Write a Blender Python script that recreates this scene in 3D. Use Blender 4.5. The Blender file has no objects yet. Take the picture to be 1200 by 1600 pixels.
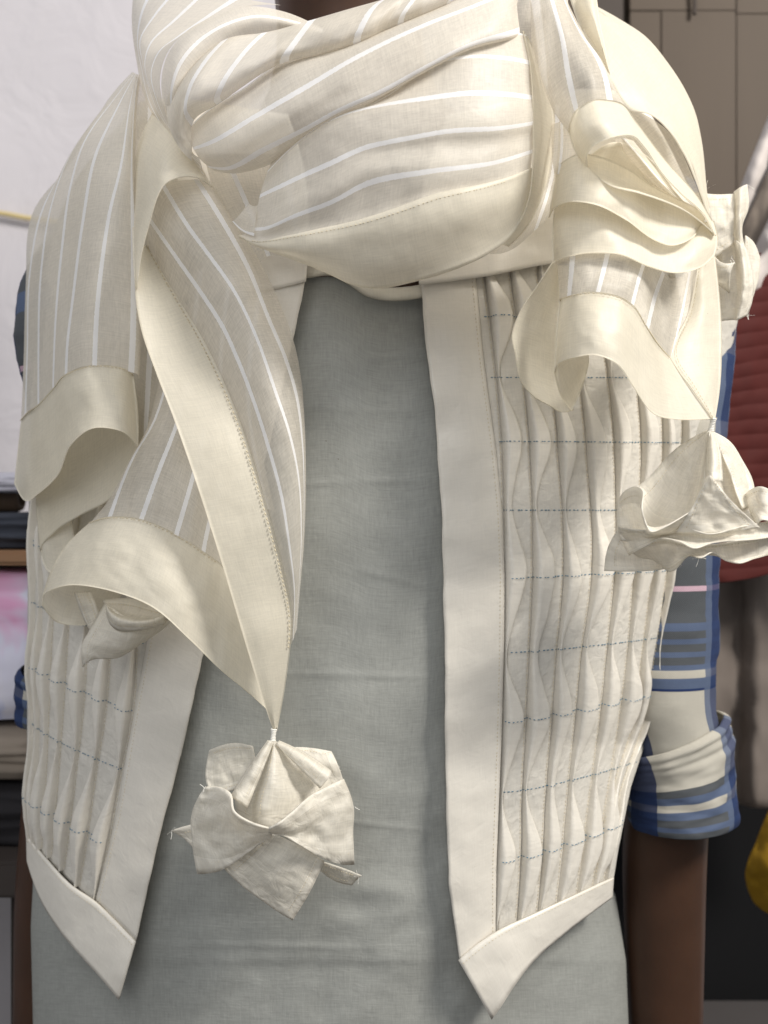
import bpy, bmesh, math, random
import numpy as np
from mathutils import Vector, noise

random.seed(7)
sc = bpy.context.scene
C = sc.collection

# ------------------------------------------------------------------ camera
CAM_D, CAM_Z, PX = 0.65, 1.10, 0.0004       # metres to the chest plane, lens height, metres per picture unit there
cam = bpy.data.cameras.new('camera'); cam_o = bpy.data.objects.new('camera', cam); C.objects.link(cam_o)
cam_o.location = (0, -CAM_D, CAM_Z); cam_o.rotation_euler = (math.radians(90), 0, 0)
cam.sensor_fit = 'VERTICAL'; cam.sensor_height = 24.0; cam.lens = 12.0 / (0.32 / CAM_D)
cam.clip_start = 0.02; cam.clip_end = 50
cam.dof.use_dof = True; cam.dof.focus_distance = 0.60; cam.dof.aperture_fstop = 5.0
sc.camera = cam_o
sc.render.resolution_x, sc.render.resolution_y = 768, 1024

# ------------------------------------------------------------------ light
w = bpy.data.worlds.new('World'); sc.world = w; w.use_nodes = True
bg = w.node_tree.nodes['Background']; bg.inputs[0].default_value = (0.93, 0.96, 1.0, 1); bg.inputs[1].default_value = 0.28

def area(name, loc, target, size, power, col):
    l = bpy.data.lights.new(name, 'AREA'); l.shape = 'RECTANGLE'; l.size, l.size_y = size; l.energy = power; l.color = col
    o = bpy.data.objects.new(name, l); C.objects.link(o); o.location = loc
    o.rotation_euler = (Vector(target) - Vector(loc)).to_track_quat('-Z', 'Y').to_euler()
    return o
area('ceiling_lamp', (1.10, -0.85, 2.25), (0.05, 0.0, 1.1), (0.42, 0.42), 39, (1.0, 0.955, 0.89))
area('wall_fill', (-1.1, -0.3, 2.5), (-0.6, 0.6, 1.3), (0.9, 0.4), 6, (0.96, 0.96, 1.0))  # added area light that brightens the white wall, not a known fitting
area('front_fill', (-0.35, -1.35, 1.75), (-0.05, 0.0, 1.1), (1.1, 0.9), 8.5, (0.97, 0.98, 1.0))  # added soft fill behind the camera, lifts the person over the background

sc.view_settings.view_transform = 'Standard'; sc.view_settings.look = 'None'
sc.view_settings.exposure = 0.1; sc.view_settings.gamma = 1.0
sc.view_settings.use_curve_mapping = False
sc.cycles.transparent_max_bounces = 24
sc.cycles.max_bounces = 6

# ------------------------------------------------------------------ helpers
def P(u, v, h):
    """a traced point (u right, v down, in picture units at the chest plane) standing h millimetres proud of the chest"""
    y = -h / 1000.0; k = PX * (CAM_D + y) / CAM_D
    return np.array(((u - 600) * k, y, CAM_Z + (800 - v) * k))

def PA(a):
    y = -a[..., 2] / 1000.0; k = PX * (CAM_D + y) / CAM_D
    return np.stack(((a[..., 0] - 600) * k, y, CAM_Z + (800 - a[..., 1]) * k), -1)

def hermite(p, t, tt):
    """smooth curve through p (n,...) at parameters t, read at tt"""
    n = len(p); p = np.asarray(p, float); sh = (-1,) + (1,) * (p.ndim - 1)
    d = np.diff(t); s = np.diff(p, axis=0) / d.reshape(sh)
    m = np.zeros_like(p)
    if n == 2: m[:] = s[0]
    else:
        m[1:-1] = (s[1:] * d[:-1].reshape(sh) + s[:-1] * d[1:].reshape(sh)) / (d[1:] + d[:-1]).reshape(sh)
        m[0] = 1.5 * s[0] - 0.5 * m[1]; m[-1] = 1.5 * s[-1] - 0.5 * m[-2]
    i = np.clip(np.searchsorted(t, tt, side='right') - 1, 0, n - 2)
    x = ((tt - t[i]) / d[i]).reshape(sh); dd = d[i].reshape(sh)
    return ((2*x**3-3*x**2+1)*p[i] + (x**3-2*x**2+x)*dd*m[i] + (-2*x**3+3*x**2)*p[i+1] + (x**3-x**2)*dd*m[i+1])

def curve(pts, n):
    p = np.array(pts, float); q = p * np.array((1, 1, 2.5))
    t = np.concatenate(([0], np.cumsum(np.maximum(np.linalg.norm(np.diff(q, axis=0), axis=1), 0.5))))
    dense = hermite(p, t, np.linspace(0, t[-1], 30 * len(p)))
    q = dense * np.array((1, 1, 2.5))
    L = np.concatenate(([0], np.cumsum(np.linalg.norm(np.diff(q, axis=0), axis=1))))
    tt = np.linspace(0, L[-1], n)
    return np.stack([np.interp(tt, L, dense[:, k]) for k in range(3)], -1)

def link(name, me, mat, parent=None):
    o = bpy.data.objects.new(name, me); C.objects.link(o)
    if mat: me.materials.append(mat)
    if parent: o.parent = parent
    return o

def thing(name, label, cat, loc=(0, 0, 0), group=None):
    o = bpy.data.objects.new(name, None); C.objects.link(o); o.location = (0, 0, 0)
    o['label'] = label; o['category'] = cat
    if group: o['group'] = group
    o.empty_display_size = 0.05
    return o

def tag(o, label, cat, group=None):
    o['label'] = label; o['category'] = cat
    if group: o['group'] = group
    return o

def grid_mesh(name, G, S, T, mat, parent, thick=0.0, closed=False):
    """G (nc,nr,3) world points; S stripe coordinate per column; T per row"""
    nc, nr = G.shape[:2]
    vs = G.reshape(-1, 3)
    faces = []
    for i in range(nc - (0 if closed else 1)):
        a = i * nr; b = ((i + 1) % nc) * nr
        for j in range(nr - 1):
            faces.append((a + j, b + j, b + j + 1, a + j + 1))
    me = bpy.data.meshes.new(name); me.from_pydata(vs.tolist(), [], faces)
    du = np.concatenate((np.zeros((1, nr)), np.cumsum(np.linalg.norm(np.diff(G, axis=0), axis=2), axis=0))).mean(1) * 1000
    dv = np.concatenate((np.zeros((nc, 1)), np.cumsum(np.linalg.norm(np.diff(G, axis=1), axis=2), axis=1)), axis=1).mean(0) * 1000
    l1 = me.uv_layers.new(name='stripe'); l2 = me.uv_layers.new(name='metric')
    vi = np.zeros(len(me.loops), int); me.loops.foreach_get('vertex_index', vi)
    ci, ri = vi // nr, vi % nr
    off = random.random() * 500
    l1.data.foreach_set('uv', np.stack((np.asarray(S)[ci], np.asarray(T)[ri]), -1).ravel())
    l2.data.foreach_set('uv', np.stack((du[ci] + off, dv[ri] + off), -1).ravel())
    me.polygons.foreach_set('use_smooth', [True] * len(me.polygons))
    o = link(name, me, mat, parent)
    if thick:
        m = o.modifiers.new('thickness', 'SOLIDIFY'); m.thickness = abs(thick) / 1000; m.offset = 0
        if thick < 0: m.use_rim_only = True; m.offset = 1
    return o

def fbm(p, oct=3):
    return noise.fractal(Vector(p), 1.0, 2.0, oct)

def sheet(name, cols, mat, parent, S=None, nc=None, nr=None, thick=0.0, wr=0.6, wsc=0.012, dh=0.0, seed=None, fold=0.0, ffreq=0.03, mat2=None):
    """cloth through traced columns of (u, v, h) points; returns object and world grid"""
    k = len(cols)
    nr = nr or 46
    A = np.stack([curve(c, nr) for c in cols])
    A[..., 2] += dh
    d = np.linalg.norm(np.diff(A * np.array((1, 1, 2.5)), axis=0), axis=2).mean(1)
    t = np.concatenate(([0], np.cumsum(np.maximum(d, 1.0))))
    nc = nc or int(min(90, max(8, t[-1] / 5)))
    if k == 2: tt = np.linspace(0, t[-1], nc)
    else:
        tt = np.unique(np.concatenate([np.linspace(t[i], t[i+1], max(3, int(nc * (t[i+1]-t[i]) / t[-1]) + 1)) for i in range(k - 1)]))
    B = hermite(A, t, tt)
    S = np.arange(k, dtype=float) if S is None else np.array(S, float)
    SS = np.interp(tt, t, S)
    sd = random.random() * 50 if seed is None else seed
    if wr:
        for i in range(B.shape[0]):
            for j in range(nr):
                B[i, j, 2] += wr * 2.0 * fbm((B[i, j, 0] * wsc + sd, B[i, j, 1] * wsc, sd)) + 0.45 * wr * fbm((B[i, j, 0] * .055 + sd, B[i, j, 1] * .055, sd), 2)
    if fold:                                    # soft folds running along the cloth
        for i in range(B.shape[0]):
            for j in range(nr):
                x = fbm((tt[i] * ffreq + sd, j / nr * 1.1, sd * .7), 2)
                B[i, j, 2] += fold * (x - 0.6 * abs(x)) * 2 * math.sin(math.pi * min(1, max(0, i / (B.shape[0] - 1)))) ** .5
    G = PA(B)
    o = grid_mesh(name, G, SS, np.linspace(0, 1, nr), mat, parent, thick)
    return o, G

def stitches(name, line, mat, parent, pitch=2.6, length=1.7, wid=0.35, lift=0.5, jit=0.15, closed=False):
    """a row of sewn thread dashes along world polyline"""
    line = np.asarray(line); L = np.concatenate(([0], np.cumsum(np.linalg.norm(np.diff(line, axis=0), axis=1)))) * 1000
    vs, fs = [], []
    s = pitch * 0.5
    while s + length < L[-1]:
        a = s + random.uniform(-jit, jit) * pitch; b = a + length * random.uniform(0.8, 1.15)
        pa = np.array([np.interp(a, L, line[:, k]) for k in range(3)]); pb = np.array([np.interp(b, L, line[:, k]) for k in range(3)])
        d = pb - pa; n = np.linalg.norm(d)
        if n > 1e-6:
            d /= n; up = np.array((0, -1.0, 0)); sd = np.cross(d, up); sd /= max(np.linalg.norm(sd), 1e-6)
            up = np.cross(sd, d); up *= -1 if up[1] > 0 else 1
            hw = wid / 1000; base = len(vs)
            for q, e in ((pa, .6), ((pa + pb) / 2, 1), (pb, .6)):
                li = (lift * (1 if e == 1 else .35)) / 1000
                for c1, c2 in ((-1, 0), (0, 1), (1, 0), (0, -1)):
                    vs.append(q + sd * hw * c1 * e + up * (li + hw * c2 * e))
            for r in (0, 4):
                for c in range(4):
                    fs.append((base + r + c, base + r + (c + 1) % 4, base + r + 4 + (c + 1) % 4, base + r + 4 + c))
        s += pitch
    me = bpy.data.meshes.new(name); me.from_pydata([tuple(x) for x in vs], [], fs)
    me.polygons.foreach_set('use_smooth', [True] * len(me.polygons))
    return link(name, me, mat, parent)

# ------------------------------------------------------------------ materials
def nodes(name):
    m = bpy.data.materials.new(name); m.use_nodes = True
    nt = m.node_tree; nt.nodes.clear()
    out = nt.nodes.new('ShaderNodeOutputMaterial')
    return m, nt, out

def N(nt, t, **kw):
    n = nt.nodes.new(t)
    for k, v in kw.items():
        if k.startswith('i_'): n.inputs[int(k[2:])].default_value = v
        else: setattr(n, k, v)
    return n

def math_n(nt, op, a, b=None, clamp=False):
    n = nt.nodes.new('ShaderNodeMath'); n.operation = op; n.use_clamp = clamp
    for i, x in enumerate((a, b)):
        if x is None: continue
        if isinstance(x, (int, float)): n.inputs[i].default_value = x
        else: nt.links.new(x, n.inputs[i])
    return n.outputs[0]

def weave_nodes(nt, pitch=0.9, slub=14.0, contrast=1.0):
    uv = N(nt, 'ShaderNodeUVMap', uv_map='metric')
    def threads(vec):
        mp = N(nt, 'ShaderNodeMapping'); mp.inputs['Scale'].default_value = vec
        nt.links.new(uv.outputs[0], mp.inputs[0])
        nz = N(nt, 'ShaderNodeTexNoise'); nz.inputs['Scale'].default_value = 1.0; nz.inputs['Detail'].default_value = 1.0
        nt.links.new(mp.outputs[0], nz.inputs['Vector']); return nz.outputs[0]
    fine = math_n(nt, 'ADD', threads((1 / pitch, 1 / slub, 1)), threads((1 / slub, 1 / pitch, 1)))
    p2, s2 = pitch * 2.3, slub * 3.0
    coarse = math_n(nt, 'ADD', threads((1 / p2, 1 / s2, 1)), threads((1 / s2, 1 / p2, 1)))
    return math_n(nt, 'ADD', math_n(nt, 'MULTIPLY', fine, 0.28), math_n(nt, 'MULTIPLY', coarse, 0.22)), uv

def cloth(name, col, alpha=1.0, stripe=None, stripe_w=0.1, pitch=0.9, slub=14.0, wv=0.25, wva=0.0, trans=0.3, border=None, gloss=0.04, rough=0.5, bump=0.25, patch=0.06, speck=False, crumple=0.5):
    m, nt, out = nodes(name); L = nt.links
    weave, uv = weave_nodes(nt, pitch, slub)
    wc = math_n(nt, 'SUBTRACT', weave, 0.5)
    big = N(nt, 'ShaderNodeTexNoise'); big.inputs['Scale'].default_value = 0.03; big.inputs['Detail'].default_value = 3
    L.new(uv.outputs[0], big.inputs['Vector'])
    fac = math_n(nt, 'ADD', math_n(nt, 'ADD', math_n(nt, 'MULTIPLY', wc, wv * 2.2), 1.0),
                 math_n(nt, 'MULTIPLY', math_n(nt, 'SUBTRACT', big.outputs[0], 0.5), patch * 2))
    vm = N(nt, 'ShaderNodeVectorMath', operation='SCALE'); vm.inputs[0].default_value = col; L.new(fac, vm.inputs['Scale'])
    colour = vm.outputs[0]
    if speck:                                   # stray dark fibres caught in the cotton
        vo = N(nt, 'ShaderNodeTexVoronoi'); vo.inputs['Scale'].default_value = 0.035; L.new(uv.outputs[0], vo.inputs['Vector'])
        mk = math_n(nt, 'LESS_THAN', vo.outputs['Distance'], 0.013)
        mx = N(nt, 'ShaderNodeMix', data_type='RGBA'); L.new(mk, mx.inputs['Factor']); L.new(colour, mx.inputs['A']); mx.inputs['B'].default_value = (0.12, 0.09, 0.06, 1)
        colour = mx.outputs['Result']
    al = math_n(nt, 'ADD', math_n(nt, 'MULTIPLY', wc, wva * 2), alpha, clamp=True)
    if stripe is not None:
        su = N(nt, 'ShaderNodeUVMap', uv_map='stripe'); sx = N(nt, 'ShaderNodeSeparateXYZ'); L.new(su.outputs[0], sx.inputs[0])
        rn = N(nt, 'ShaderNodeTexNoise'); rn.inputs['Scale'].default_value = 0.7; L.new(uv.outputs[0], rn.inputs['Vector'])
        x = math_n(nt, 'ADD', sx.outputs[0], math_n(nt, 'MULTIPLY', math_n(nt, 'SUBTRACT', rn.outputs[0], 0.5), stripe_w * 0.55))
        dist = math_n(nt, 'ABSOLUTE', math_n(nt, 'SUBTRACT', x, math_n(nt, 'ROUND', x)))
        mk = math_n(nt, 'LESS_THAN', dist, stripe_w)
        mx = N(nt, 'ShaderNodeMix', data_type='RGBA'); L.new(mk, mx.inputs['Factor']); L.new(colour, mx.inputs['A']); mx.inputs['B'].default_value = (*stripe, 1)
        colour = mx.outputs['Result']
        al = math_n(nt, 'MAXIMUM', al, math_n(nt, 'MULTIPLY', mk, 0.96))
    if border is not None:                      # turned and sewn hem: two layers of cloth along three sides
        su = N(nt, 'ShaderNodeUVMap', uv_map='stripe'); sx = N(nt, 'ShaderNodeSeparateXYZ'); L.new(su.outputs[0], sx.inputs[0])
        e1 = math_n(nt, 'MINIMUM', sx.outputs[0], math_n(nt, 'SUBTRACT', 1.0, sx.outputs[0]))
        e2 = math_n(nt, 'MINIMUM', e1, math_n(nt, 'SUBTRACT', 1.0, sx.outputs[1]))
        mk = math_n(nt, 'LESS_THAN', e2, border)
        al = math_n(nt, 'MAXIMUM', al, math_n(nt, 'MULTIPLY', mk, 0.98))
    bp = N(nt, 'ShaderNodeBump'); bp.inputs['Strength'].default_value = bump; bp.inputs['Distance'].default_value = 0.0004
    L.new(weave, bp.inputs['Height'])
    cn = N(nt, 'ShaderNodeTexNoise'); cn.inputs['Scale'].default_value = 0.11; cn.inputs['Detail'].default_value = 2; cn.inputs['Distortion'].default_value = 0.8
    L.new(uv.outputs[0], cn.inputs['Vector'])
    b2 = N(nt, 'ShaderNodeBump'); b2.inputs['Strength'].default_value = 0.5; b2.inputs['Distance'].default_value = 0.0022 * crumple
    L.new(cn.outputs[0], b2.inputs['Height']); L.new(b2.outputs[0], bp.inputs['Normal'])
    df = N(nt, 'ShaderNodeBsdfDiffuse'); tr = N(nt, 'ShaderNodeBsdfTranslucent'); gl = N(nt, 'ShaderNodeBsdfGlossy'); gl.inputs['Roughness'].default_value = rough
    for s in (df, tr): L.new(colour, s.inputs['Color'])
    for s in (df, tr, gl): L.new(bp.outputs[0], s.inputs['Normal'])
    m1 = N(nt, 'ShaderNodeMixShader'); m1.inputs[0].default_value = trans; L.new(df.outputs[0], m1.inputs[1]); L.new(tr.outputs[0], m1.inputs[2])
    m2 = N(nt, 'ShaderNodeMixShader'); m2.inputs[0].default_value = gloss; L.new(m1.outputs[0], m2.inputs[1]); L.new(gl.outputs[0], m2.inputs[2])
    last = m2
    if alpha < 1.0:
        tp = N(nt, 'ShaderNodeBsdfTransparent'); m3 = N(nt, 'ShaderNodeMixShader')
        L.new(al, m3.inputs[0]); L.new(tp.outputs[0], m3.inputs[1]); L.new(m2.outputs[0], m3.inputs[2]); last = m3
    L.new(last.outputs[0], out.inputs[0])
    return m

def plain(name, col, rough=0.7, nscale=8.0, var=0.15, bump=0.1, bdist=0.002, spec=0.3, sss=0.0, stretch=(1, 1, 1)):
    m, nt, out = nodes(name); L = nt.links
    tc = N(nt, 'ShaderNodeTexCoord'); mp = N(nt, 'ShaderNodeMapping'); mp.inputs['Scale'].default_value = stretch
    L.new(tc.outputs['Object'], mp.inputs[0])
    nz = N(nt, 'ShaderNodeTexNoise'); nz.inputs['Scale'].default_value = nscale; nz.inputs['Detail'].default_value = 6
    L.new(mp.outputs[0], nz.inputs['Vector'])
    fac = math_n(nt, 'ADD', math_n(nt, 'MULTIPLY', math_n(nt, 'SUBTRACT', nz.outputs[0], 0.5), var * 2), 1.0)
    vm = N(nt, 'ShaderNodeVectorMath', operation='SCALE'); vm.inputs[0].default_value = col; L.new(fac, vm.inputs['Scale'])
    b = N(nt, 'ShaderNodeBsdfPrincipled'); L.new(vm.outputs[0], b.inputs['Base Color'])
    b.inputs['Roughness'].default_value = rough; b.inputs['Specular IOR Level'].default_value = spec
    if sss:
        b.inputs['Subsurface Weight'].default_value = sss; b.inputs['Subsurface Radius'].default_value = (0.01, 0.004, 0.002); b.inputs['Subsurface Scale'].default_value = 0.5
    bp = N(nt, 'ShaderNodeBump'); bp.inputs['Strength'].default_value = bump; bp.inputs['Distance'].default_value = bdist
    L.new(nz.outputs[0], bp.inputs['Height']); L.new(bp.outputs[0], b.inputs['Normal'])
    L.new(b.outputs[0], out.inputs[0])
    return m

SHEER = (0.80, 0.75, 0.66); HEM = (0.845, 0.79, 0.66); WHITE = (0.96, 0.955, 0.955)
M = {}
M['sheer'] = cloth('striped_organza', SHEER, alpha=0.68, wva=0.26, stripe=WHITE, stripe_w=0.068, trans=0.38, wv=0.24, pitch=0.5, slub=5, crumple=0.15)
M['cowl'] = cloth('striped_organza_doubled', SHEER, alpha=0.86, wva=0.16, stripe=WHITE, stripe_w=0.066, trans=0.38, wv=0.22, pitch=0.5, slub=5, crumple=0.2)
M['sheer_plain'] = cloth('plain_organza', SHEER, alpha=0.74, wva=0.26, trans=0.36, wv=0.26, pitch=0.7, slub=6)
M['hem'] = cloth('hem_organza', HEM, alpha=0.935, wva=0.10, trans=0.40, wv=0.15, pitch=0.5, slub=6, speck=True, crumple=0.10)
M['petal'] = cloth('petal_organza', (0.88, 0.84, 0.75), alpha=0.76, wva=0.22, border=0.15, trans=0.34, wv=0.18, pitch=0.65, slub=7, crumple=1.2)
M['vest'] = cloth('vest_cotton_silk', (0.80, 0.755, 0.67), trans=0.10, wv=0.10, pitch=0.6, slub=10, gloss=0.07, rough=0.42, patch=0.05, crumple=0.3)
M['pleat'] = cloth('pleat_cotton_silk', (0.81, 0.765, 0.68), trans=0.12, wv=0.12, pitch=0.7, slub=6, gloss=0.07, rough=0.42, patch=0.06, bump=0.4)
M['panel'] = cloth('single_layer_cotton_silk', (0.705, 0.67, 0.60), trans=0.15, wv=0.22, pitch=0.7, slub=5, gloss=0.05, rough=0.45, patch=0.10, bump=0.5, crumple=0.9)
M['kurta'] = cloth('kurta_voile', (0.36, 0.366, 0.34), trans=0.10, wv=0.42, pitch=0.65, slub=8, patch=0.06, bump=0.4, speck=True, gloss=0.02, crumple=0.22)
M['facing'] = cloth('facing_cotton', (0.70, 0.66, 0.56), trans=0.1, wv=0.2)
M['thread_blue'] = plain('blue_thread', (0.02, 0.15, 0.26), rough=0.6, nscale=900, var=0.5)
M['thread_cream'] = plain('cream_thread', (0.66, 0.58, 0.42), rough=0.6, nscale=900, var=0.2)
M['thread_white'] = plain('white_thread', (0.82, 0.80, 0.74), rough=0.6, nscale=900, var=0.2)
M['skin'] = plain('brown_skin', (0.060, 0.029, 0.017), rough=0.5, nscale=28, var=0.3, bump=0.15, bdist=0.0006, sss=0.15)
M['hair'] = plain('black_hair', (0.012, 0.010, 0.009), rough=0.4, nscale=200, var=0.4, stretch=(1, 1, 0.1))

# ------------------------------------------------------------------ setting: wall, floor
def box(name, c, s, mat, parent=None, bev=0.003, rz=0.0):
    bm = bmesh.new(); bmesh.ops.create_cube(bm, size=1)
    for v in bm.verts: v.co = Vector((v.co.x * s[0], v.co.y * s[1], v.co.z * s[2]))
    if bev: bmesh.ops.bevel(bm, geom=bm.edges[:], offset=bev, segments=2, affect='EDGES')
    me = bpy.data.meshes.new(name); bm.to_mesh(me); bm.free()
    o = link(name, me, mat, parent); o.location = c; o.rotation_euler.z = rz
    return o

def at(u, v, y):
    return Vector(P(u, v, -y * 1000))

def wall_material():
    m, nt, out = nodes('white_plaster'); L = nt.links
    tc = N(nt, 'ShaderNodeTexCoord')
    nz = N(nt, 'ShaderNodeTexNoise'); nz.inputs['Scale'].default_value = 3.0; nz.inputs['Detail'].default_value = 8
    L.new(tc.outputs['Object'], nz.inputs['Vector'])
    n2 = N(nt, 'ShaderNodeTexNoise'); n2.inputs['Scale'].default_value = 9.0; n2.inputs['Detail'].default_value = 3; n2.inputs['Distortion'].default_value = 1.5
    L.new(tc.outputs['Object'], n2.inputs['Vector'])
    cr = N(nt, 'ShaderNodeMapRange'); cr.inputs[1].default_value = 0.3; cr.inputs[2].default_value = 0.7; cr.inputs[3].default_value = 0.92; cr.inputs[4].default_value = 1.04
    L.new(nz.outputs[0], cr.inputs[0])
    vm = N(nt, 'ShaderNodeVectorMath', operation='SCALE'); vm.inputs[0].default_value = (0.62, 0.588, 0.605); L.new(cr.outputs[0], vm.inputs['Scale'])
    b = N(nt, 'ShaderNodeBsdfPrincipled'); L.new(vm.outputs[0], b.inputs['Base Color']); b.inputs['Roughness'].default_value = 0.75
    bp = N(nt, 'ShaderNodeBump'); bp.inputs['Strength'].default_value = 0.5; bp.inputs['Distance'].default_value = 0.01
    L.new(n2.outputs[0], bp.inputs['Height']); L.new(bp.outputs[0], b.inputs['Normal']); L.new(b.outputs[0], out.inputs[0])
    return m
WALL_Y = 0.75
# plaster wall with a trowelled, slightly lumpy face
nx, nz_ = 150, 130
G = np.zeros((nx, nz_, 3))
for i in range(nx):
    for j in range(nz_):
        x = -1.5 + 3.3 * i / (nx - 1); z = 2.7 - 2.7 * j / (nz_ - 1)
        r = 0.004 * fbm((x * 3, z * 3, 2)) + 0.003 * max(0, fbm((x * 7 + 3, z * 11, 5)) - 0.15)
        G[i, j] = (x, WALL_Y - r, z)
wall = grid_mesh('wall', G, np.linspace(0, 1, nx), np.linspace(0, 1, nz_), wall_material(), None); wall['kind'] = 'structure'
floor = box('floor', (0.15, -0.2, -0.02), (3.6, 2.6, 0.04), plain('dark_floor', (0.10, 0.085, 0.075), nscale=12, var=0.3), None, bev=0); floor['kind'] = 'structure'

# ------------------------------------------------------------------ garment surfaces
def interp(v, tab):
    a = np.array(tab, float); return np.interp(v, a[:, 0], a[:, 1])

OUT_R = [(300, 1100), (400, 1140), (500, 1152), (600, 1132), (700, 1112), (800, 1094), (885, 1075), (985, 1058), (1060, 1040), (1140, 1015), (1230, 985), (1330, 965), (1380, 957), (1600, 950)]
OUT_L = [(300, 70), (500, 50), (780, 46), (950, 44), (1200, 43), (1350, 42), (1600, 42)]
def hv(u, v):
    if u >= 560: W = max(interp(v, OUT_R) - 560 + 7, 455)
    else: W = 560 - interp(v, OUT_L) + 7
    x = min(abs(u - 560) / W, 0.9999)
    return 9 - 118 * (1 - math.sqrt(1 - x * x))

def vest_pt(u, v, off=0.0):
    return P(u, v, hv(u, v) + off)

def vest_frame(u, v):
    a = vest_pt(u - 1.0, v); b = vest_pt(u + 1.0, v); T = b - a; T /= np.linalg.norm(T)
    d = vest_pt(u, v + 2) - vest_pt(u, v - 2); d /= np.linalg.norm(d)
    n = np.cross(d, T); n /= np.linalg.norm(n)
    if n[1] > 0: n = -n
    return vest_pt(u, v), T, n

# ---- kurta: a sleeveless tube of grey voile round the torso
kurta = thing('kurta', 'grey sleeveless cotton voile tunic showing between the open vest fronts', 'tunic')
KR = [(300, 900), (430, 985), (900, 990), (1200, 925), (1330, 935), (1400, 962), (1500, 978), (1700, 986)]
KL = [(300, 220), (430, 150), (900, 95), (1200, 72), (1370, 52), (1450, 48), (1700, 54)]
NECK = [(140, 330), (330, 400), (440, 440), (483, 434), (520, 431), (548, 446), (572, 462), (600, 469), (640, 468), (690, 457), (800, 400), (1000, 330)]
na, nv = 220, 320
G = np.zeros((na, nv, 3))
for i in range(na):
    th = 2 * math.pi * i / na - math.pi
    f = math.sin(th)
    top = interp(560 + (440 if f > 0 else 420) * f, NECK) if math.cos(th) > 0 else 330
    for j in range(nv):
        v = top + (1680 - top) * j / (nv - 1)
        c = 560
        u = c + (interp(v, KR) - c) * f if f > 0 else c + (c - interp(v, KL)) * f
        h = -118 + 118 * math.cos(th) if math.cos(th) > 0 else -118 + 105 * math.cos(th)
        fr = max(0, math.cos(th))
        # drag lines, soft hollows and pressed fold creases of the cloth
        h += fr * (3.0 * fbm((u * .006, v * .004, 3)) + 0.45 * fbm((u * .012 + 4, v * .020, 9), 2))
        low = min(1, max(0, (v - 1150) / 200))
        h += fr * low * (1.8 * fbm((u * .016 + v * .010, v * .008 - u * .004, 1.5), 3))
        h += fr * 1.6 * math.exp(-((v - 1380 - 0.16 * (u - 520)) / 24) ** 2) * math.exp(-((u - 590) / 130) ** 2)
        h += fr * 1.3 * math.exp(-((v - 1440 + 0.10 * (u - 520)) / 18) ** 2) * math.exp(-((u - 560) / 150) ** 2)
        h -= fr * 1.3 * (1 / (1 + math.exp(-(v - 1505) / 3)))
        h += fr * low * 1.6 / (1 + math.exp(-(u - 300) / 2.5))
        h += fr * 5 * math.exp(-((u - 690 - (v - 1000) * .05) / 35) ** 2) * min(1, max(0, (v - 900) / 300))
        h -= fr * 10 * max(0, (v - 1000) / 700)
        for vc, uc, wd, sl, am in ((752, 580, 110, -.04, .8), (560, 600, 90, -.10, .5), (1055, 560, 120, .03, .6), (905, 620, 70, .25, .5), (640, 560, 90, .05, .5), (1478, 420, 170, .02, .6), (1350, 420, 150, -.06, .6), (1290, 600, 90, .12, .6)):
            dv_ = v - vc - sl * (u - uc)
            if abs(dv_) < 14: h += fr * am * math.exp(-(dv_ / 4.5) ** 2) * math.exp(-((u - uc) / wd) ** 2)
        G[i, j] = P(u, v, h)
grid_mesh('tunic_body', G, np.linspace(0, 1, na), np.linspace(0, 1, nv), M['kurta'], kurta, closed=True)
# neckline facing: a folded bias strip
cu = [(455, 436, 4), (483, 432, 6), (520, 429, 8), (548, 444, 10), (572, 460, 11), (600, 467, 11), (640, 466, 10), (690, 455, 8)]
o, Gf = sheet('neck_facing', [[(a, b - 18, c - 6) for a, b, c in cu], [(a, b - 9, c - 3) for a, b, c in cu], [(a, b, c - 3) for a, b, c in cu], [(a, b + 2, c - 5) for a, b, c in cu]], M['facing'], kurta, thick=0.6, wr=0.9, wsc=0.03)

# ---- vest
vest = thing('pleated_vest', 'cream open-front vest with wave-tucked panels and blue stitch rows', 'vest')
ROWS_R = [(400, 0), (495, 0), (590, 0), (690, 2), (797, 0), (903, -16), (1020, -27), (1126, -46), (1238, -45), (1343, -58), (1455, -70)]
def row_v(k, u):
    x = max(0, (u - 780) / (interp(ROWS_R[k][0], OUT_R) - 780))
    return ROWS_R[k][0] + ROWS_R[k][1] * x ** 1.4
PL_IN_R = [(300, 735), (425, 742), (560, 755), (700, 774), (800, 784), (900, 788), (1000, 787), (1150, 783), (1350, 775), (1460, 774)]
PL_OUT_R = [(300, 655), (440, 658), (520, 663), (650, 680), (800, 690), (1000, 695), (1200, 696), (1380, 701), (1500, 718)]
SEAM_R = {430: [758, 799, 842, 885, 928, 970, 1010, 1048, 1085], 690: [786, 829, 873, 917, 961, 1003, 1037, 1067, 1092],
          903: [789, 834, 882, 926, 961, 991, 1019, 1042, 1060], 1020: [788, 829, 872, 911, 950, 982, 1005, 1025, 1042],
          1130: [786, 824, 864, 900, 938, 968, 990, 1006, 1016], 1237: [782, 818, 855, 889, 924, 951, 970, 979, 983], 1345: [777, 816, 849, 879, 910, 934, 950, 958, 961], 1460: [774, 808, 838, 866, 894, 916, 935, 948, 955]}
def hem_r(u): return 1455 - (u - 775) * 0.45

def panel_mesh(name, f, na, nb, mat, parent, thick=0.9):
    G = np.zeros((na, nb, 3))
    for i in range(na):
        for j in range(nb): G[i, j] = f(i / (na - 1), j / (nb - 1))
    o = grid_mesh(name, G, np.linspace(0, 1, na), np.linspace(0, 1, nb), mat, parent, thick)
    return o, G

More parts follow.
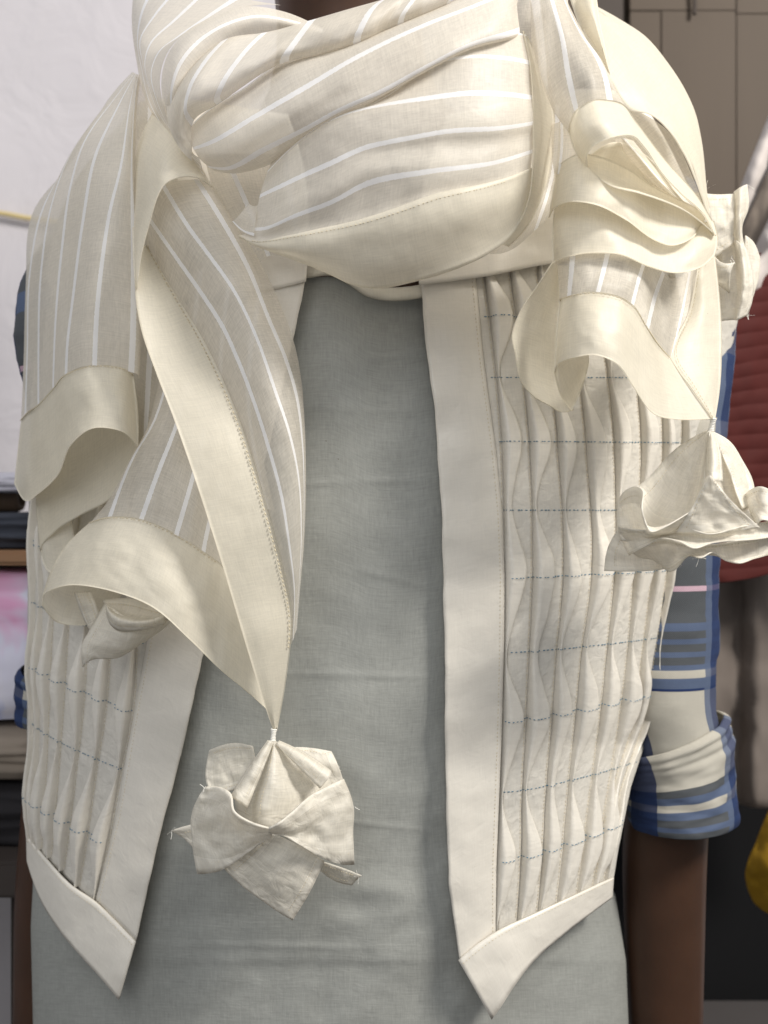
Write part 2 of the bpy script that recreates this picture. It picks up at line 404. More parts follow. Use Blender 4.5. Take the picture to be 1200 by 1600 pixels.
def fr_panel(a, b):
    v0 = 403 - 25 * a
    v = v0 + (1462 - v0) * b
    for _ in range(3):
        ui = interp(v, PL_IN_R); uo = interp(v, OUT_R); u = ui + (uo - ui) * a
        vb = min(1462, hem_r(u) + 8)
        v = v0 + (vb - v0) * b
    return vest_pt(u, v, 0.8 * fbm((u * .02, v * .02, 7)) + 0.5 * fbm((u * .06, v * .06, 2)) + groove(u, v, tucks_r))

def smooth_angle(v, knots):
    """flap angle at v, swinging from one stitch row to the next"""
    for (v0, a0), (v1, a1) in zip(knots[:-1], knots[1:]):
        if v <= v1:
            x = (v - v0) / (v1 - v0); x = min(1, max(0, x)); x = x * x * (3 - 2 * x)
            return a0 + (a1 - a0) * x
    return knots[-1][1]

def groove(u, v, sets):
    d = 0.0
    for s, kn, W in sets:
        x = u - s(v)
        if abs(x) < 16: d -= 3.2 * math.exp(-(x / 3.4) ** 2)
    return d
FLAPS = []
PROFILE = ((0, -3.2), (0.02, 0.6), (0.07, 4.0), (0.18, 6.2), (0.38, 6.0), (0.66, 5.3), (0.90, 5.2), (1.03, 4.6), (1.08, 3.5), (1.03, 2.3), (0.90, 0.7), (0.80, 0.0))
def pleat(seam, v0, v1, knots, W, parent, n=150, side=1):
    """one tuck: a fold that swells over the stitch row it is laid down on and pinches out at the next"""
    pts = len(PROFILE); G = np.zeros((pts, n, 3)); sd = random.random() * 90
    kv = [k[0] for k in knots]; ka = [k[1] for k in knots]
    for j in range(n):
        v = v0 + (v1 - v0) * j / (n - 1)
        u = seam(v); b, T, nn = vest_frame(u, v)
        w_ = smooth_angle(v, knots) * (1 + 0.10 * fbm((v * .015, sd, 0)))
        if j > n - 8: w_ *= 0.4 + 0.6 * (n - 1 - j) / 7
        for i, (q, hh) in enumerate(PROFILE):
            hz = hh * (0.40 + 0.60 * w_) if i else hh
            hz += 0.35 * fbm((v * .04, q * 2 + sd, 3))
            G[i, j] = b + T * side * (q * w_ * W / 1000) + nn * hz / 1000
    FLAPS.append(G)
    grid_mesh('pleat', G, np.linspace(0, 1, pts), np.linspace(0, 1, n), M['pleat'], parent, 0.0)

def seam_fun(tab, k):
    a = np.array([(v, tab[v][k]) for v in sorted(tab)], float)
    V_ = np.arange(400, 1500, 2.0); U_ = hermite(a[:, 1], a[:, 0], np.clip(V_, a[0, 0], a[-1, 0])).tolist()
    def f(v):
        x = min(max((v - 400) / 2, 0), len(U_) - 1.001); i = int(x); return U_[i] + (U_[i + 1] - U_[i]) * (x - i)
    return f

def tuck_set(tab, cnt, rowf, nrows, v0f, v1f, W, sign):
    fl = []
    for k in range(cnt):
        s = seam_fun(tab, k); kn = []
        for r in range(nrows):
            u = s(rowf(r, 800 if sign > 0 else 130)); v = rowf(r, u)
            if (r % 2 == 1): kn.append((v + random.uniform(-14, 6), random.uniform(.82, 1.08)))
            else: kn.append((v + random.uniform(-8, 10), random.choice((.06, .08, .12, .3))))
        Wk = W * random.uniform(.88, 1.10) * (1 if k < cnt - 2 else (.58, .16)[k - cnt + 2])
        fl.append((s, kn, Wk))
    return fl
for v_ in SEAM_R:                                # keep the tucks by the side edge inside the panel
    for k_ in (6, 7): SEAM_R[v_][k_] = min(SEAM_R[v_][k_], interp(v_, OUT_R) - (26, 13)[k_ - 6])
tucks_r = tuck_set(SEAM_R, 8, row_v, 11, lambda s: 408, lambda s: hem_r(s(1430)) + 4, 12.3, 1)
panel_r, GPR = panel_mesh('front_panel', fr_panel, 210, 150, M['panel'], vest)
for s, kn, Wk in tucks_r: pleat(s, 408, hem_r(s(1430)) + 4, kn, Wk, panel_r, side=1)

from mathutils.bvhtree import BVHTree
def cloth_tree(grids):
    vs, fs = [], []
    for G in grids:
        nc, nr = G.shape[:2]; b0 = len(vs); vs += [tuple(p) for p in G.reshape(-1, 3)]
        for i in range(nc - 1):
            for j in range(nr - 1):
                a = b0 + i * nr + j; fs.append((a, a + nr, a + nr + 1, a + 1))
    return BVHTree.FromPolygons(vs, fs)
TREE = cloth_tree([GPR] + FLAPS)
def stitch_row(us, vf, parent, lift=3.6):
    line = []
    for u in us:
        b, T, n = vest_frame(u, vf(u)); 
        hit = TREE.ray_cast(Vector(b + n * 0.03), Vector(-n), 0.05)[0]
        line.append((np.array(hit) if hit is not None else b) + n * 0.0007)
    return stitches('stitch_row', line, M['thread_blue'], parent, pitch=3.0, length=1.45, wid=0.31, lift=0.35, jit=0.22)
for r in range(1, 10):
    v_ = ROWS_R[r][0]
    u0 = interp(v_, PL_IN_R) + 3; u1 = interp(row_v(r, 1000), OUT_R) - 4
    stitch_row(np.linspace(u0, u1, 260), lambda u, r=r: row_v(r, u), panel_r)
# cream seam stitching beside each tuck
for s, kn, Wk in tucks_r:
    line = [vest_frame(s(v), v) for v in np.linspace(420, hem_r(s(1430)), 120)]
    stitches('seam_stitch', [b - T * 0.0022 + n * 0.0004 for b, T, n in line], M['thread_cream'], panel_r, pitch=2.4, length=1.5, wid=0.2, lift=0.4)

def placket(ino, outo, vt, vb_in, vb_out, sgn):
    def f(a, b):
        v = vt + ((vb_out + (vb_in - vb_out) * a) - vt) * b
        u = outo(v) + (ino(v) - outo(v)) * a
        e = 1.6 + 1.0 * math.sin(math.pi * min(1, max(0, a))) + 1.2 * fbm((u * .012, v * .008, 11)) + 0.55 * a * fbm((u * .02, v * .07, 4), 2) + (1 - a) * 1.6 * fbm((3, v * .014, 8), 2)
        u += 2.2 * (1 - a) * fbm((1, v * .012, 2), 3)
        return vest_pt(u, v, e)
    return f
pr, GPl = panel_mesh('placket_band', placket(lambda v: interp(v, PL_IN_R), lambda v: interp(v, PL_OUT_R), 405, 1460, 1502, 1), 16, 120, M['vest'], vest, 1.2)
stitches('topstitch', GPl[-2][:], M['thread_cream'], vest, pitch=2.5, length=1.7, wid=0.25, lift=1.0)
# bottom hem band with its hanging point
hb_top = [(716, 1500), (745, 1476), (775, 1456), (830, 1430), (880, 1407), (925, 1386), (958, 1371)]
hb_bot = [(768, 1592), (783, 1572), (800, 1545), (832, 1503), (880, 1460), (925, 1425), (956, 1402)]
mid = [((a[0] + b[0]) / 2, (a[1] + b[1]) / 2) for a, b in zip(hb_top, hb_bot)]
cols = [[(u, v, hv(u, v) + e) for (u, v), e in zip(r, es)] for r, es in ((hb_top, [3, 4, 5, 5, 5, 4.5, 4]), (mid, [7, 7, 7, 6, 5, 4, 3]), (hb_bot, [4, 8, 9, 6, 4, 3, 2]))]
o, Gh = sheet('hem_band', cols, M['vest'], vest, thick=1.4, wr=0.7)
stitches('topstitch', Gh[1], M['thread_cream'], vest, pitch=2.5, length=1.7, wid=0.22, lift=1.0)
# shoulder yokes, hidden for the most part under the scarf
cols = [[(u, v, hv(u, v) + 7.5 - (40 if v < 200 else 0)) for u, v in c] for c in ([(655, 445), (650, 380), (660, 300), (700, 180)], [(745, 434), (745, 360), (760, 280), (790, 160)], [(880, 410), (890, 330), (900, 250), (910, 140)], [(1010, 408), (1020, 320), (1010, 240), (990, 150)], [(1120, 415), (1090, 330), (1050, 240), (1010, 170)])]
o, Gy = sheet('yoke', cols, M['vest'], vest, thick=1.2)
cols = [[(u, v, hv(u, v) + 4 - (40 if v < 200 else 0)) for u, v in c] for c in ([(478, 440), (482, 380), (480, 300), (450, 180)], [(430, 452), (420, 380), (410, 300), (390, 170)], [(380, 458), (350, 380), (320, 300), (320, 160)], [(60, 500), (80, 380), (110, 300), (220, 160)])]
o, Gy = sheet('yoke', cols, M['vest'], vest, thick=1.2)

# left front
ROWS_L = [(735, 110), (835, 85), (935, 66), (1030, 82), (1125, 84), (1240, 92), (1340, 100)]   # v at the side edge, drop towards the placket
def row_vl(k, u):
    x = (u - 46) / (210 - 46)
    return ROWS_L[k][0] + ROWS_L[k][1] * max(0, x) ** 0.75
PL_IN_L = [(420, 400), (600, 355), (800, 300), (990, 233), (1130, 207), (1270, 184), (1400, 152), (1440, 146)]
PL_OUT_L = [(420, 479), (450, 475), (540, 456), (700, 420), (870, 370), (1030, 315), (1150, 290), (1250, 264), (1340, 241), (1472, 212)]
SEAM_L = {500: [290, 240, 195, 150, 110, 80, 60], 800: [245, 200, 160, 122, 92, 70, 56], 970: [214, 173, 137, 106, 81, 64, 53], 1110: [205, 163, 128, 97, 75, 61, 51], 1207: [187, 148, 117, 90, 71, 58, 50],
          1322: [166, 132, 103, 80, 64, 54, 48], 1420: [146, 116, 90, 70, 58, 50, 46]}
def hem_l(u): return 1308 + (u - 42) * 0.93
def fl_panel(a, b):
    v0 = 480 - 20 * a
    v = v0 + (1400 - v0) * b
    for _ in range(4):
        ui = interp(v, PL_IN_L); uo = interp(v, OUT_L); u = ui + (uo - ui) * a
        v = v0 + (hem_l(u) + 6 - v0) * b
    return vest_pt(u, v, 0.8 * fbm((u * .02, v * .02, 17)) + 0.5 * fbm((u * .06, v * .06, 5)) + groove(u, v, tucks_l))
tucks_l = tuck_set(SEAM_L, 7, row_vl, 7, lambda s: 520, lambda s: hem_l(s(1380)) + 2, 10.0, -1)
panel_l, GPL = panel_mesh('front_panel', fl_panel, 150, 130, M['panel'], vest)
for s, kn, Wk in tucks_l: pleat(s, 520, hem_l(s(1380)) + 2, kn, Wk, panel_l, side=-1)
TREE = cloth_tree([GPL] + FLAPS[8:])
for r in range(1, 6):
    u1 = interp(row_vl(r, 200), PL_IN_L) - 3
    stitch_row(np.linspace(u1, 48, 200), lambda u, r=r: row_vl(r, u), panel_l)
for s, kn, Wk in tucks_l[:5]:
    line = [vest_frame(s(v), v) for v in np.linspace(760, hem_l(s(1380)), 90)]
    stitches('seam_stitch', [b + T * 0.0022 + n * 0.0004 for b, T, n in line], M['thread_cream'], panel_l, pitch=2.4, length=1.5, wid=0.2, lift=0.4)
pl, GPl2 = panel_mesh('placket_band', placket(lambda v: interp(v, PL_IN_L), lambda v: interp(v, PL_OUT_L), 425, 1408, 1470, -1), 16, 120, M['vest'], vest, 1.2)
stitches('topstitch', GPl2[-2][:], M['thread_cream'], vest, pitch=2.5, length=1.7, wid=0.25, lift=1.0)
t = [(212, 1471), (180, 1438), (150, 1410), (110, 1382), (75, 1345), (42, 1306)]
b_ = [(186, 1561), (160, 1530), (130, 1497), (95, 1455), (64, 1405), (43, 1345)]
mid = [((a[0] + b[0]) / 2, (a[1] + b[1]) / 2) for a, b in zip(t, b_)]
cols = [[(u, v, hv(u, v) + e) for (u, v), e in zip(r, es)] for r, es in ((t, [3, 4, 5, 5, 5, 4]), (mid, [7, 7, 7, 6, 5, 3]), (b_, [6, 9, 9, 6, 4, 3]))]
o, Gh = sheet('hem_band', cols, M['vest'], vest, thick=1.4, wr=0.7)
stitches('topstitch', Gh[1], M['thread_cream'], vest, pitch=2.5, length=1.7, wid=0.22, lift=1.0)

# ------------------------------------------------------------------ scarf
scarf = thing('scarf', 'sheer cream scarf with white stripes and wide hems wound around the neck', 'scarf')
def hem_sheet(cols, **kw):
    kw.setdefault('thick', -0.7); kw.setdefault('wr', 0.7); kw.setdefault('fold', 1.2); kw.setdefault('ffreq', .012)
    return sheet('hem_band', cols, M['hem'], scarf, **kw)
def sheer_sheet(cols, S=None, plain_=False, **kw):
    kw.setdefault('wr', 0.6); nm = kw.pop('name', 'drape'); kw.setdefault('fold', 1.7 if nm == 'cowl_fold' else 2.0); kw.setdefault('ffreq', .016)
    return sheet(nm, cols, M['sheer_plain' if plain_ else 'cowl' if nm in ('cowl_fold', 'shoulder_drape') else 'sheer'], scarf, S=S, **kw)
def hem_stitch(line, **kw):
    kw = dict(dict(pitch=2.2, length=1.4, wid=0.32, lift=0.8), **kw)
    stitches('stitch_line', line, M['thread_cream'], scarf, **kw)

# L1: outer drape over the shoulder on the wall side
sheer_sheet([
    [(206, 113, -40), (185, 135, -40), (110, 255, -55), (50, 335, -75), (40, 450, -80), (37, 560, -72), (33, 657, -62)],
    [(207, 113, -36), (160, 172, -32), (98, 265, -40), (66, 330, -50), (47, 426, -55), (43, 545, -50), (40, 645, -45)],
    [(208, 113, -32), (172, 155, -20), (104, 253, -22), (78, 330, -25), (64, 426, -27), (60, 560, -25), (60, 632, -22)],
    [(210, 114, -28), (182, 150, -8), (131, 223, -6), (110, 292, -5), (97, 387, -5), (88, 483, -5), (83, 607, -5)],
    [(212, 115, -25), (185, 165, 4), (150, 240, 10), (129, 349, 14), (114, 464, 14), (105, 540, 14), (103, 584, 13)],
    [(214, 116, -22), (202, 170, 10), (189, 261, 22), (172, 330, 27), (160, 407, 29), (152, 483, 28), (148, 571, 26)],
    [(216, 116, -22), (209, 170, 8), (205, 261, 20), (206, 340, 24), (207, 450, 24), (206, 520, 24), (203, 581, 22)],
    [(220, 120, -30), (213, 180, -8), (213, 300, 2), (215, 420, 4), (217, 520, 4), (216, 592, 6)]],
    S=[-0.4, 0, 1, 2, 3, 4, 5, 5.45], name='shoulder_drape')
# shaded hollow behind it
sheer_sheet([[(214, 118, -30), (206, 300, -15), (208, 450, -12), (206, 600, -12), (215, 700, -10)],
             [(235, 140, -15), (235, 300, -6), (240, 450, -6), (232, 600, -6), (225, 720, -5)],
             [(262, 170, 0), (280, 300, 5), (290, 450, 10), (272, 600, 6), (240, 730, 5)]], S=[0.6, 1, 1.7])
# L1 end hem
o, Gt = hem_sheet([
    [(33, 655, -62), (28, 700, -62), (22, 755, -60)],
    [(45, 641, -42), (38, 720, -40), (38, 782, -36)],
    [(60, 631, -21), (58, 705, -16), (58, 772, -10)],
    [(83, 606, -4), (85, 680, 4), (90, 741, 10)],
    [(103, 584, 14), (105, 640, 22), (110, 695, 28)],
    [(148, 570, 27), (150, 620, 36), (150, 668, 41)],
    [(185, 573, 25), (189, 630, 34), (190, 674, 38)],
    [(208, 584, 14), (214, 640, 18), (216, 700, 20)]])
hem_stitch(Gt[:, 1])
hem_sheet([
    [(208, 584, 12), (216, 645, 14), (216, 702, 18)],
    [(200, 600, 0), (205, 670, 2), (203, 738, 4)],
    [(170, 610, -12), (172, 700, -10), (172, 780, -6)],
    [(130, 640, -24), (130, 730, -20), (125, 806, -16)],
    [(90, 660, -34), (85, 750, -30), (86, 832, -26)],
    [(62, 690, -40), (56, 780, -38), (64, 866, -36)],
    [(72, 700, -34), (64, 800, -32), (75, 893, -32)],
    [(110, 700, -28), (110, 800, -28), (125, 885, -28)]])
# L2: second lobe
sheer_sheet([
    [(250, 590, 2), (225, 680, 4), (185, 760, 8), (142, 816, 8)],
    [(262, 590, 14), (240, 660, 20), (208, 715, 24), (172, 808, 26)],
    [(300, 580, 20), (275, 665, 28), (246, 740, 32), (220, 813, 35)],
    [(330, 620, 20), (312, 705, 28), (300, 750, 32), (275, 836, 37)],
    [(360, 700, 18), (340, 770, 26), (327, 815, 30), (317, 863, 33)],
    [(395, 780, 15), (375, 830, 20), (362, 862, 24), (350, 889, 27)]], S=[-0.6, 0, 1, 2, 3, 3.8])
o, Gt = hem_sheet([
    [(142, 815, 6), (103, 852, 6), (66, 932, 2)],
    [(150, 812, 14), (112, 865, 20), (80, 921, 20)],
    [(172, 807, 27), (140, 860, 34), (112, 914, 36)],
    [(220, 811, 37), (196, 868, 46), (175, 924, 48)],
    [(275, 834, 39), (256, 892, 50), (240, 950, 54)],
    [(317, 861, 35), (305, 930, 46), (295, 998, 50)],
    [(350, 887, 29), (350, 970, 36), (345, 1047, 40)],
    [(372, 930, 26), (385, 1010, 27), (382, 1077, 30)],
    [(395, 990, 24), (408, 1050, 22), (428, 1118, 22)]])
hem_stitch(Gt[:int(len(Gt) * .72), 1], pitch=2.6, wid=0.4)
hem_sheet([
    [(104, 852, 4), (70, 920, 0), (66, 946, 0)],
    [(120, 870, -2), (90, 940, -6), (86, 970, -6)],
    [(160, 880, -8), (130, 940, -12), (115, 977, -12)],
    [(210, 890, -12), (180, 945, -16), (155, 975, -18)]])
# L3: long lapel hem
l0 = [(227, 384, 38), (215, 415, 44), (212, 450, 50), (220, 510, 55), (245, 585, 60), (270, 650, 62), (295, 720, 63), (345, 875, 60), (382, 1000, 54), (408, 1085, 44), (427, 1142, 32)]
lm = [(228, 384, 36), (232, 420, 38), (245, 470, 42), (275, 560, 52), (320, 650, 58), (360, 770, 60), (396, 900, 56), (420, 1000, 50), (428, 1080, 42), (430, 1142, 34)]
l1 = [(229, 382, 30), (265, 445, 32), (320, 535, 42), (370, 645, 52), (410, 770, 56), (440, 880, 52), (456, 960, 44), (449, 1050, 38), (433, 1142, 31)]
o, Gt = hem_sheet([l0, lm, l1], nr=90, nc=20, wr=0.6, wsc=.008)
hem_stitch(Gt[-2][:76], pitch=2.7, wid=0.45, length=1.6)
# L4: striped part of the lapel
sheer_sheet([
    [(u, v, h - 1.5) for u, v, h in l1[:-2]] + [(452, 1010, 38)],
    [(232, 340, 38), (281, 410, 42), (319, 464, 47), (348, 510, 52), (371, 560, 56), (396, 625, 60), (420, 700, 62), (440, 775, 60), (452, 850, 56), (460, 920, 48), (458, 1000, 40)],
    [(255, 290, 42), (296, 357, 48), (327, 399, 52), (365, 453, 56), (400, 525, 60), (430, 610, 63), (452, 675, 62), (466, 740, 58), (471, 830, 52), (466, 930, 44), (461, 990, 38)],
    [(305, 280, 42), (346, 345, 46), (388, 422, 50), (419, 499, 52), (445, 560, 54), (463, 620, 52), (472, 690, 48), (475, 770, 44), (473, 850, 40), (467, 930, 36), (463, 985, 34)],
    [(330, 285, 30), (362, 340, 32), (402, 402, 32), (440, 480, 32), (462, 545, 30), (471, 595, 28), (476, 660, 26), (478, 760, 24), (475, 850, 24), (468, 930, 26), (464, 980, 30)]],
    S=[-0.75, 0, 1, 2, 2.55], nr=90, wr=0.6, wsc=.009)
# inner layer seen through it
sheer_sheet([[(300, 420, 18), (290, 600, 22), (330, 760, 24)], [(360, 430, 18), (345, 600, 24), (380, 780, 26)], [(420, 470, 12), (400, 620, 22), (430, 800, 24)]], S=[-0.3, 1.0, 2.3])
# L5: turned-over hem at the collarbone
hem_sheet([
    [(240, 172, 5), (217, 222, 8), (209, 300, 16), (207, 380, 30), (211, 452, 46)],
    [(262, 190, 30), (238, 238, 36), (226, 300, 44), (215, 380, 48), (212, 452, 50)],
    [(300, 236, 44), (268, 255, 54), (246, 295, 58), (224, 372, 56), (212, 452, 52)],
    [(332, 292, 44), (296, 275, 58), (262, 283, 62), (233, 350, 58), (213, 452, 53)]], wr=1.2)
# yoke side hollow behind the cowl
sheer_sheet([[(318, 240, 20), (345, 330, 26), (400, 420, 20)], [(350, 240, 30), (378, 300, 36), (420, 400, 30)], [(395, 240, 36), (410, 310, 42), (450, 400, 34)], [(450, 240, 40), (460, 320, 46), (480, 400, 36)]], S=[0.4, 1, 1.6, 2.0])

# C1: loop from behind the neck
sheer_sheet([
    [(216, -40, -60), (207, 5, -50), (206, 35, -45), (212, 87, -30), (228, 157, -5), (248, 198, 10), (285, 242, 30), (330, 292, 40)],
    [(248, -30, -45), (222, 20, -35), (215, 60, -25), (222, 110, -8), (236, 165, 14), (262, 208, 30), (318, 272, 46)],
    [(285, -25, -35), (240, 26, -20), (220, 58, -12), (222, 95, 4), (233, 138, 18), (250, 180, 32), (275, 215, 44), (316, 262, 52)],
    [(325, -18, -25), (272, 32, -5), (236, 66, 5), (226, 100, 18), (238, 146, 32), (257, 190, 44), (280, 225, 52), (314, 255, 56)],
    [(370, -5, -12), (320, 28, 10), (277, 58, 22), (247, 82, 32), (236, 112, 38), (244, 155, 46), (263, 197, 52), (286, 228, 58), (312, 250, 60)],
    [(440, 8, 20), (385, 10, 40), (338, 26, 52), (288, 52, 60), (262, 82, 62), (250, 122, 62), (255, 162, 62), (270, 205, 62), (290, 232, 62), (312, 247, 62)]],
    S=[0.4, 1, 2, 3, 4, 4.7], name='cowl_fold')
# C2: bright roll
sheer_sheet([
    [(505, 45, 40), (440, 17, 48), (385, 10, 54), (335, 25, 58), (290, 50, 62), (262, 85, 63), (252, 130, 62), (260, 180, 60), (285, 230, 56)],
    [(505, 48, 56), (450, 32, 68), (400, 26, 73), (350, 40, 76), (310, 66, 77), (282, 100, 76), (268, 145, 71), (272, 190, 64), (290, 232, 58)],
    [(505, 52, 58), (455, 50, 64), (410, 52, 66), (370, 62, 68), (335, 90, 68), (308, 125, 67), (286, 165, 65), (280, 200, 60), (292, 236, 56)]],
    S=[0.3, 1.0, 1.9], name='cowl_fold')
# C3: diagonal fold
sheer_sheet([
    [(262, 150, 62), (262, 190, 68), (278, 228, 66), (300, 252, 58)],
    [(310, 92, 70), (285, 128, 78), (274, 160, 80), (282, 196, 74), (300, 232, 62)],
    [(353, 61, 72), (320, 98, 84), (298, 135, 86), (290, 170, 82), (302, 190, 70)],
    [(412, 51, 74), (378, 85, 90), (350, 124, 92), (338, 152, 84), (342, 162, 70)],
    [(487, 31, 76), (464, 61, 96), (447, 85, 96), (444, 98, 84)],
    [(545, 14, 76), (522, 42, 100), (506, 72, 98), (504, 86, 86)],
    [(607, -4, 74), (574, 26, 100), (560, 56, 98), (560, 72, 86)],
    [(690, -40, 66), (650, -6, 94), (628, 26, 94), (626, 42, 84)],
    [(780, -60, 56), (735, -26, 84), (705, 0, 84), (702, 14, 76)]],
    S=[0.3, 0.65, 1, 2, 3, 3.5, 4, 5, 6], name='cowl_fold', nr=26)
# C4a: second fold across the chest
sheer_sheet([
    [(288, 206, 54), (330, 168, 62), (380, 138, 66), (440, 96, 70), (500, 80, 74), (560, 60, 76), (620, 36, 76), (700, 4, 72), (760, -24, 66), (810, -34, 50)],
    [(294, 220, 60), (328, 196, 74), (390, 158, 86), (468, 110, 96), (530, 86, 100), (580, 64, 101), (645, 36, 100), (715, 6, 93), (770, -18, 82), (812, -24, 62)],
    [(302, 232, 62), (330, 222, 77), (400, 181, 95), (496, 125, 108), (537, 100, 111), (600, 67, 112), (667, 37, 110), (733, 12, 103), (778, -5, 92), (812, -10, 68)],
    [(312, 248, 60), (342, 245, 78), (405, 212, 97), (500, 160, 112), (560, 130, 116), (640, 90, 118), (720, 50, 113), (788, 18, 98), (808, 12, 74)],
    [(325, 260, 56), (358, 262, 74), (409, 234, 92), (482, 198, 107), (527, 173, 114), (600, 140, 119), (667, 103, 119), (733, 70, 114), (795, 52, 98), (812, 46, 76)],
    [(333, 266, 46), (366, 271, 60), (422, 257, 72), (482, 212, 90), (530, 182, 100), (600, 149, 106), (667, 112, 106), (733, 79, 102), (795, 62, 88), (812, 58, 68)]],
    S=[-1, -0.5, 0, 0.5, 1, 1.3], name='cowl_fold', nr=70)
# C4b: front of the cowl
n5 = [(374, 368, 66), (403, 377, 84), (447, 369, 94), (490, 360, 100), (563, 343, 108), (621, 324, 112), (683, 302, 113), (747, 289, 108), (800, 275, 98), (829, 262, 86)]
sheer_sheet([
    [(436, 225, 64), (480, 195, 80), (530, 168, 90), (600, 137, 96), (667, 100, 98), (733, 66, 96), (790, 50, 88), (822, 54, 74)],
    [(428, 245, 74), (478, 214, 90), (530, 186, 100), (605, 150, 108), (677, 99, 108), (733, 88, 108), (795, 91, 98), (829, 98, 82)],
    [(418, 268, 80), (458, 228, 94), (500, 196, 104), (533, 180, 109), (600, 163, 114), (667, 153, 116), (733, 145, 114), (793, 147, 104), (832, 152, 88)],
    [(406, 306, 82), (440, 290, 94), (476, 273, 101), (519, 254, 109), (567, 232, 114), (633, 217, 118), (700, 205, 118), (783, 200, 108), (834, 192, 90)],
    [(394, 358, 78), (417, 356, 90), (461, 337, 100), (519, 315, 108), (572, 287, 114), (667, 268, 118), (767, 255, 108), (832, 236, 88)],
    n5],
    S=[0, 1, 2, 3, 4, 4.6], name='cowl_fold', nr=70, wr=0.35)
o, Gt = hem_sheet([
    n5,
    [(374, 368, 66), (412, 385, 86), (470, 386, 97), (530, 382, 104), (600, 372, 109), (680, 348, 111), (750, 325, 106), (800, 303, 96), (830, 278, 84)],
    [(374, 369, 64), (420, 390, 82), (480, 402, 92), (540, 414, 97), (600, 412, 100), (690, 385, 101), (760, 358, 97), (800, 336, 90), (830, 292, 82)],
    [(374, 370, 60), (426, 392, 76), (482, 413, 83), (517, 428, 86), (546, 442, 87), (572, 449, 87), (600, 449, 87), (640, 441, 88), (715, 419, 89), (765, 395, 86), (795, 372, 83), (815, 342, 81), (829, 300, 80)]],
    nr=80, wr=0.6, wsc=.010, dh=1.0)
hem_stitch(Gt[1][6:72], pitch=2.3, wid=0.42)
# small turned corner on the left
sheer_sheet([[(388, 318, 66), (400, 322, 72), (410, 300, 80)], [(372, 338, 66), (385, 346, 74), (400, 340, 82)], [(363, 346, 60), (380, 362, 72), (397, 369, 82)]], S=[0.3, 0.6, 1.0], nr=20)
# C5: hem turned back on the right of the cowl
hem_sheet([
    [(818, 48, 76), (829, 100, 86), (834, 200, 92), (833, 262, 90), (828, 307, 86), (812, 348, 82), (782, 384, 82)],
    [(826, 60, 64), (840, 110, 72), (851, 190, 76), (847, 262, 74), (839, 310, 72), (820, 352, 70), (790, 384, 72)],
    [(832, 70, 50), (846, 120, 54), (865, 175, 56), (861, 250, 54), (849, 303, 54), (827, 350, 54), (795, 386, 60)]])
# C6: layer under it
sheer_sheet([
    [(790, 190, 36), (790, 300, 40), (765, 397, 50)],
    [(850, 165, 36), (848, 280, 42), (812, 382, 48)],
    [(872, 165, 40), (864, 270, 42), (838, 358, 46)],
    [(888, 170, 44), (880, 260, 42), (866, 318, 42), (850, 348, 42)]], S=[0.3, 0.65, 1.0, 1.4])
sheer_sheet([[(770, -40, 10), (790, 60, 30), (800, 180, 30)], [(820, -40, 20), (835, 60, 38), (845, 180, 30)], [(885, -40, 10), (890, 60, 30), (890, 180, 30)]], S=[0.3, 0.9, 1.5])

# R0: shoulder drape on the far side
_R0 = hem_sheet([
    [(925, 8, -40), (970, 33, -34), (1006, 57, -34), (1042, 99, -36), (1069, 141, -36), (1084, 174, -34), (1094, 216, -28), (1102, 290, -15), (1108, 348, 5)],
    [(925, 14, -6), (964, 44, 4), (1000, 72, 8), (1034, 112, 10), (1062, 156, 10), (1080, 196, 10), (1092, 240, 12), (1101, 300, 16), (1109, 349, 20)],
    [(920, 30, 22), (954, 64, 34), (984, 98, 40), (1016, 138, 42), (1045, 176, 42), (1067, 214, 40), (1085, 256, 36), (1098, 306, 32), (1109, 349, 28)],
    [(912, 45, 40), (940, 84, 52), (968, 122, 57), (998, 160, 60), (1026, 182, 60), (1054, 212, 57), (1074, 248, 52), (1091, 294, 44), (1108, 347, 36)],
    [(905, 55, 44), (930, 95, 56), (955, 135, 62), (985, 174, 65), (1012, 178, 67), (1042, 202, 64), (1066, 238, 60), (1085, 280, 52), (1106, 340, 42)]], nr=60, wr=0.6, fold=4.0, ffreq=.024)
stitches('stitch_line', _R0[1][int(len(_R0[1]) * .33), 4:30], M['thread_cream'], scarf, pitch=2.2, length=1.4, wid=0.25, lift=0.6)
sheer_sheet([[(990, 170, 36), (1044, 205, 28), (1084, 280, 22), (1106, 338, 24)], [(975, 180, 30), (1022, 222, 22), (1070, 285, 20), (1103, 338, 22)], [(955, 185, 30), (1000, 240, 24), (1055, 295, 22), (1100, 340, 24)]], S=[0.2, 0.8, 1.4], nr=30)
hem_sheet([[(885, -20, 20), (905, 40, 34), (930, 92, 46), (950, 116, 54)], [(905, -25, 42), (914, 15, 52), (930, 62, 58), (950, 114, 60)], [(920, -25, 46), (925, 15, 56), (938, 65, 62), (953, 116, 62)], [(930, -25, 30), (936, 20, 42), (946, 70, 52), (956, 118, 58)]])
